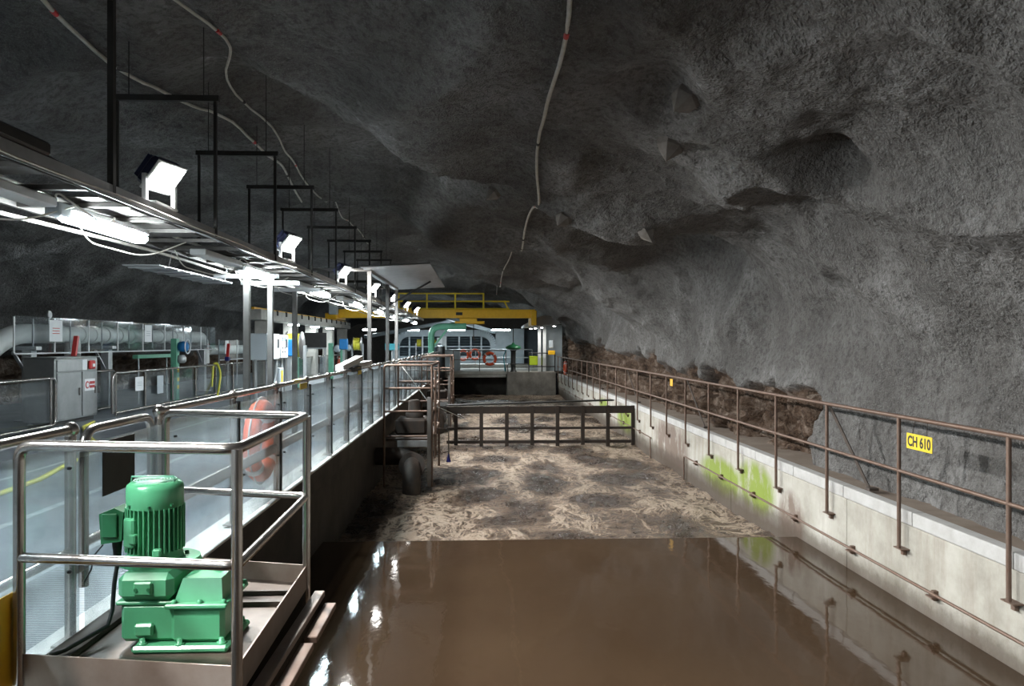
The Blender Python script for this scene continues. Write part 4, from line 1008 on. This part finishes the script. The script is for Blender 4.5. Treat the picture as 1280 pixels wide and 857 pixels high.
# small valve actuators on the far walkway
for i, (x, y, lab) in enumerate(((-6.6, 27.5, 'green valve column with a pale blue actuator beyond the dark board'), (-6.6, 34.0, 'green valve column near the blue box on the far walkway'), (-6.9, 38.5, 'green valve column at the far end of the inner railing'))):
    o = thing('valve_actuator', (x, y, 0), lab, 'valve', 'valve columns on the far walkway')
    b = MB(); b.box2((x - .1, y - .1, 0), (x + .1, y + .1, 1.6), .01); b.build('column', 'green_pale', o)
    b = MB(); b.lathe((x + .28, y, 1.35), [(.06, -.15), (.16, -.08), (.16, .08), (.06, .15)], 14, 'X'); b.build('actuator', 'grey_box', o)

# ---------------------------------------------------------------- crane, its runway and columns
rw = thing('crane_runway', (-7.9, 35, 2.6), 'pale concrete crane runway beam on columns at left', 'runway')
b = MB(); b.box2((-8.2, 26.8, 2.42), (-7.6, 45, 2.78), .02); b.build('beam', 'beam_concrete', rw)
b = MB(); b.box2((-7.95, 26.8, 2.78), (-7.85, 45, 2.86)); b.build('crane_rail', 'yellow_paint', rw)
for y in np.arange(27.5, 45, 1.3):
    b = MB(); b.box2((-7.62, y, 2.62), (-7.56, y + .12, 2.80)); b.build('rail_clip', 'dark_metal', rw)
for y in (28.5, 32.5, 36.5, 40.5, 44.5):
    b = MB(); b.box2((-8.25, y - .3, 0), (-7.75, y + .3, 2.42), .02); b.build('column', 'beam_concrete', rw)
for i, y in enumerate((31.0, 35, 38.5)):
    o = thing('wall_lamp', (-7.65, y, 2.4), 'white lamp under the crane runway, %s from the viewer' % ORD[i], 'light', 'lamps under the runway')
    b = MB(); b.box2((-7.75, y, 2.36), (-7.5, y + 1.0, 2.42), .01); b.build('housing', 'white_paint', o)
    b = MB(); b.box2((-7.74, y + .03, 2.31), (-7.51, y + .97, 2.36), .015); b.build('diffuser', 'far_tube_face', o)
    area('lamp_light', o, (-7.62, y + .5, 2.29), (0, 0, 0), .2, .9, TUBE_W * 1.6, (.86, .97, 1))
cr = thing('overhead_crane', (-2.4, 41.5, 2.9), 'yellow overhead travelling crane with handrail spanning the far channel', 'crane')
b = MB(); b.box2((-7.6, 41.2, 2.95), (3.0, 41.65, 3.42), .02); b.build('girder', 'yellow_paint', cr)
b = MB(); b.box2((-7.6, 41.65, 3.38), (1.2, 42.3, 3.42)); b.build('walk_plate', 'yellow_paint', cr)
b = MB(); b.box2((-8.2, 40.6, 2.87), (-7.6, 43.4, 3.2), .03); ec = b.build('end_carriage', 'yellow_paint', cr)
b = MB(); b.box2((-7.95, 40.3, 3.1), (-7.55, 40.9, 3.75), .03); b.build('drive_motor', 'grey_box', ec)
b = MB(); b.box2((2.75, 40.8, 2.55), (3.05, 43.2, 3.35), .03); b.build('end_carriage', 'yellow_paint', cr)
for z in (4.28, 3.86, 3.46):
    b = MB(); b.tube([(-4.4, 41.3, z), (.2 if z > 4 else 1.6, 41.3, z)], .04, 8); b.build('hand_rail', 'yellow_bright', cr)
for x in np.arange(-4.4, 1.0, 1.53):
    b = MB(); b.box2((x - .045, 41.26, 3.42), (x + .045, 41.34, 4.3)); b.build('rail_post', 'yellow_bright', cr)
b = MB(); b.bar((1.55, 41.3, 3.42), (1.3, 41.3, 3.9), .08, .08); b.build('rail_post', 'yellow_bright', cr)
b = MB(); b.box2((-1.1, 41.0, 2.72), (-.15, 41.9, 2.95), .03); tr_ = b.build('trolley', 'yellow_paint', cr)
b = MB(); b.box2((-1.35, 41.0, 2.62), (.25, 41.3, 2.78), .03); b.build('trolley_arm', 'yellow_paint', tr_)
b = MB(); b.tube([(-.35, 41.4, 2.7), (-.35, 41.4, 1.95)], .02, 6); hk = b.build('hoist_rope', 'dark_metal', tr_)
b = MB(); b.tube([(-.35, 41.4, 2.0), (-.35, 41.4, 1.85), (-.27, 41.4, 1.78), (-.35, 41.4, 1.70), (-.42, 41.4, 1.78)], .03, 8); b.build('hook', 'rusty_steel', tr_)
b = MB(); b.box2((-1.3, 41.18, 3.1), (-.95, 41.2, 3.26)); b.build('sign_plate', 'black', cr)

# ---------------------------------------------------------------- far deck
YD = 45.4
dk = thing('far_deck', (1, YD, -.2), 'concrete deck with pipe handrails closing the far end of the channel', 'deck')
b = MB(); b.box2((-2.3, YD, -.28), (4.5, 58, -.10), .02); b.build('slab', 'beam_concrete', dk)
b = MB(); b.box2((-2.3, YD - .12, -.45), (1.55, YD + .1, -.30), .01); b.build('edge_beam', 'beam_concrete', dk)
b = MB(); b.box2((-2.3, YD + 1.2, -3), (1.6, YD + 1.5, -.3)); b.build('back_wall', 'dirty_shaded_concrete', dk)
b = MB(); b.box2((1.6, YD - .4, -3), (4.5, YD + 1.5, -.12), .02); b.build('block', 'block_concrete', dk)
def rail_run(root, pts, zs, ztop, zb, mat, r=.028, step=1.3):
    for z in zs:
        b = MB(); b.tube(fillet([(p[0], p[1], z) for p in pts], .05), r, 8); b.build('hand_rail', mat, root)
    for i in range(len(pts) - 1):
        p, q_ = Vector((*pts[i], 0)), Vector((*pts[i + 1], 0)); n = max(1, round((q_ - p).length / step))
        for k in range(n + (i == len(pts) - 2)):
            c = p + (q_ - p) * k / n; b = MB(); b.tube([(c.x, c.y, zb), (c.x, c.y, ztop)], r, 8); b.build('post', mat, root)
rail_run(dk, [(-1.6, YD + .1), (1.55, YD + .1)], (1.15, .6), 1.15, -.1, 'steel_dull')
rail_run(dk, [(1.65, YD - .3), (2.9, YD - .3)], (.35,), .35, -.12, 'dark_metal')
rail_run(dk, [(2.9, YD - .35), (4.45, YD - .35)], (1.0, .2), 1.0, -.12, 'dark_metal', .03, .75)
rail_run(dk, [(-1.6, YD + 7), (3.6, YD + 7)], (1.15, .6), 1.15, -.1, 'galv')
life_ring((.58, YD - .02, .66), .34, .085, 'Y', 'largest orange life ring on the far deck handrail')
life_ring((-.35, YD + 6.9, .80), .33, .075, 'Y', 'orange life ring behind the far deck, middle of the three')
life_ring((-1.15, YD + 6.9, .76), .33, .075, 'Y', 'orange life ring behind the far deck, leftmost of the three')
vw = thing('gate_valve', (1.98, YD - .1, -.12), 'green domed valve head on a black stem on the far deck', 'valve')
b = MB(); b.lathe((1.98, YD - .1, -.12), [(.22, 0), (.2, .05), (.15, .1), (.15, 1.2), (.2, 1.3)], 14); b.build('stem', 'black', vw)
b = MB(); b.lathe((1.98, YD - .1, 1.2), [(.25, 0), (.45, .06), (.48, .15), (.3, .27), (.1, .32), (.06, .42)], 18); b.build('head', 'green_dark', vw)
b = MB(); b.tube([(1.98, YD - .1, 1.55), (1.98, YD - .1, 2.7)], .025, 6); b.build('spindle', 'dark_metal', vw)
b = MB(); b.tube([(1.55, YD, 1.2), (1.4, YD, .8), (1.5, YD, -.1)], .03, 6); b.build('hose', 'teal', vw)
lb = thing('lime_box', (3.5, YD + 1, -.1), 'lime yellow chest on the far deck behind the handrail', 'box')
b = MB(); b.box2((3.0, YD + .8, .25), (3.95, YD + 1.4, .78), .03); b.build('body', 'lime', lb)
b = MB(); b.box2((2.98, YD + .78, .70), (3.97, YD + 1.42, .80), .02); b.build('lid', 'lime', lb)
for x in (3.05, 3.82):
    b = MB(); b.box2((x, YD + .85, -.1), (x + .08, YD + 1.35, .25)); b.build('leg', 'galv', lb)

gp = thing('green_pipe', (-2.3, 35, 0), 'green vertical pipe with a bend over the far channel', 'pipe')
b = MB(); b.tube(fillet([(-2.3, 36, -.3), (-2.3, 36, 2.38), (-.65, 36, 2.38)], .5, 8), .15, 16); b.build('pipe', 'green_pale', gp)
b = MB(); b.bar((-2.25, 36, 1.35), (-1.5, 36, 2.3), .09, .09); b.build('brace', 'green_pale', gp)
b = MB(); b.lathe((-2.3, 36, 0.02), [(.25, 0), (.25, .05)], 16); b.build('flange', 'green_pale', gp)
bc = thing('black_tank', (-2.0, 39, 0), 'black upright cylinder beside the green pipe', 'cylinder')
b = MB(); b.lathe((-2.0, 39, -.2), [(.2, 0), (.22, .1), (.22, 1.55), (.20, 1.62)], 16); b.build('body', 'black', bc)
b = MB(); b.lathe((-2.0, 39, 1.42), [(.2, 0), (.2, .06), (.1, .1)], 16); b.build('cap', 'grey_box', bc)
cbx = thing('grey_kiosk', (-.8, 47.6, -.1), 'pale grey enclosure box on the far deck left of the life rings', 'enclosure')
b = MB(); b.box2((-2.3, 47.2, -.1), (-1.25, 48.4, 1.15), .03); b.build('body', 'enclosure', cbx)
b = MB(); b.box2((-2.33, 47.15, 1.15), (-1.2, 48.45, 1.2), .01); b.build('lid', 'enclosure', cbx)
b = MB(); b.box2((-1.85, 47.18, .5), (-1.72, 47.2, .85)); b.build('handle', 'black', cbx)

# hut with canopy at the right end
ht = thing('service_hut', (4.0, 45, -.1), 'white service hut with lit canopy at the far right', 'hut')
b = MB(); b.prism([(2.55, 2.48), (4.9, 2.75), (5.0, 3.0), (4.2, 3.25), (3.5, 3.15), (2.55, 2.65)], 0, 3.2, Matrix(((1, 0, 0), (0, 0, 1), (0, 1, 0))), (0, 43.6, 0)); b.build('canopy_roof', 'white_paint', ht)
for x in (3.55, 3.85):
    b = MB(); b.box2((x - .09, 45.3, -.1), (x + .09, 45.5, 2.6)); b.build('column', 'white_paint', ht)
b = MB(); b.box2((3.95, 46.2, -.1), (5.0, 46.4, 2.7)); b.build('wall', 'enclosure', ht)
b = MB(); b.box2((4.1, 45.0, 1.3), (4.35, 45.2, 1.75), .02); b.build('meter_box', 'grey_box', ht)
b = MB(); b.box2((4.05, 44.9, .9), (4.45, 45.1, 1.15), .02); b.build('orange_box', 'yellow_paint', ht)
for i, (x, y) in enumerate(((2.95, 44.0), (3.25, 44.6), (3.6, 44.2), (4.3, 44.0))):
    o = thing('hut_lamp', (x, y, 2.5), 'small round lamp under the white canopy, %s from its left end' % ORD[i], 'light', 'lamps under the hut canopy')
    b = MB(); zc2 = 2.47 + (x - 2.55) * .115; b.lathe((x, y, zc2 - .09), [(.09, 0), (.12, .03), (.12, .06), (.06, .09)], 12); b.build('shade', 'white_paint', o)
    b = MB(); b.lathe((x, y, zc2 - .12), [(.05, 0), (.09, .03)], 12); b.build('bulb', 'lamp_face', o)
    area('lamp_light', o, (x, y, zc2 - .14), (0, 0, 0), .15, .15, 16, (1, 1, .95))

# ---------------------------------------------------------------- bright glazed enclosure at the end of the hall
ge = thing('glazed_enclosure', (-2.5, 58.5, -.1), 'bright glazed enclosure with rounded frame and louvres at the hall end', 'enclosure')
YE = 58.5
def archpath(x0, x1, z0, z1, r):
    return fillet([(x0, YE, z0), (x0, YE, z1), (x1, YE, z1), (x1, YE, z0)], r, 12)
b = MB()
ap = archpath(-6.4, 1.05, -.1, 2.35, 1.9)
for i in range(len(ap) - 1): b.bar(ap[i], ap[i + 1], .5, .30, (0, 1, 0))
b.build('arch_frame', 'enclosure', ge)
for i, x in enumerate((-5.4, -4.4, -2.78, -1.6, -.7, .1)):
    w = .22 if i == 2 else .06
    b = MB(); b.box2((x - w, YE - .1, -.1), (x + w, YE + .1, 2.3)); b.build('mullion', 'white_paint' if i == 2 else 'enclosure', ge)
for z in np.arange(.75, 2.25, .2):
    b = MB(); b.box((-2.68, YE + .3, z), (7.0, .05, .15), M=Matrix.Rotation(R(35), 3, 'X')); b.build('louvre', 'louver', ge)
b = MB(); b.box2((-6.3, YE + .15, -.1), (1.0, YE + .22, .6)); b.build('lower_panel', 'enclosure', ge)
b = MB(); b.box2((-6.4, YE + 1.2, -.1), (4.9, YE + 1.4, 2.6)); b.build('rear_wall', 'louver', ge)
b = MB(); b.box2((1.2, YE, -.1), (3.4, YE + .15, 2.7), .02); b.build('side_panel', 'enclosure', ge)
b = MB(); b.box2((-6.3, YE - .08, 1.28), (1.0, YE + .08, 1.36)); b.build('cross_rail', 'enclosure', ge)
b = MB(); b.box2((-3.3, YE - .14, 1.55), (-2.9, YE - .1, 2.0)); b.build('notice', 'paper', ge)
b = MB(); b.box2((-2.2, 52, -.1), (3.6, 53.2, .16), .02); b.build('step', 'kerb_white', ge)
for (p, q_, lab) in (((-7.5, 50, 2.0), (-1.8, 54, 3.2), 'pale duct sloping up at the left of the hall end'), ((-2.2, 52, 3.3), (1.0, 55, 2.4), 'pale duct sloping down at the right of the hall end')):
    b = MB(); b.bar(p, q_, .35, .22); o = b.build('air_duct', 'enclosure'); tag(o, lab, 'duct', 'ducts at the hall end')
for i, (x, y, w) in enumerate(((-4.9, 54, 1.2), (-1.7, 53, 1.3), (1.45, 53, 1.3), (-7.5, 52, .9))):
    z = 2.55
    o = thing('fluorescent_light', (x, y, z), ('bright tube light left of the green pipe bend', 'bright tube light under the crane trolley', 'bright tube light at the right of the hall end', 'small tube light at the far left behind the canopy posts')[i], 'light', 'tube lights at the hall end')
    b = MB(); b.box2((x - w / 2, y - .09, z), (x + w / 2, y + .09, z + .06), .01); b.build('housing', 'white_paint', o)
    b = MB(); b.box2((x - w / 2, y - .1, z - .1), (x + w / 2, y + .1, z), .03); b.build('diffuser', 'far_tube_face', o)
    b = MB(); b.tube([(x, y, z + .06), (x, y, 4.6)], .012, 6); b.build('hanger', 'dark_metal', o)
    area('tube_light', o, (x, y, z - .11), (0, 0, 0), w, .2, TUBE_W * 6.0, (.8, .95, 1.0))
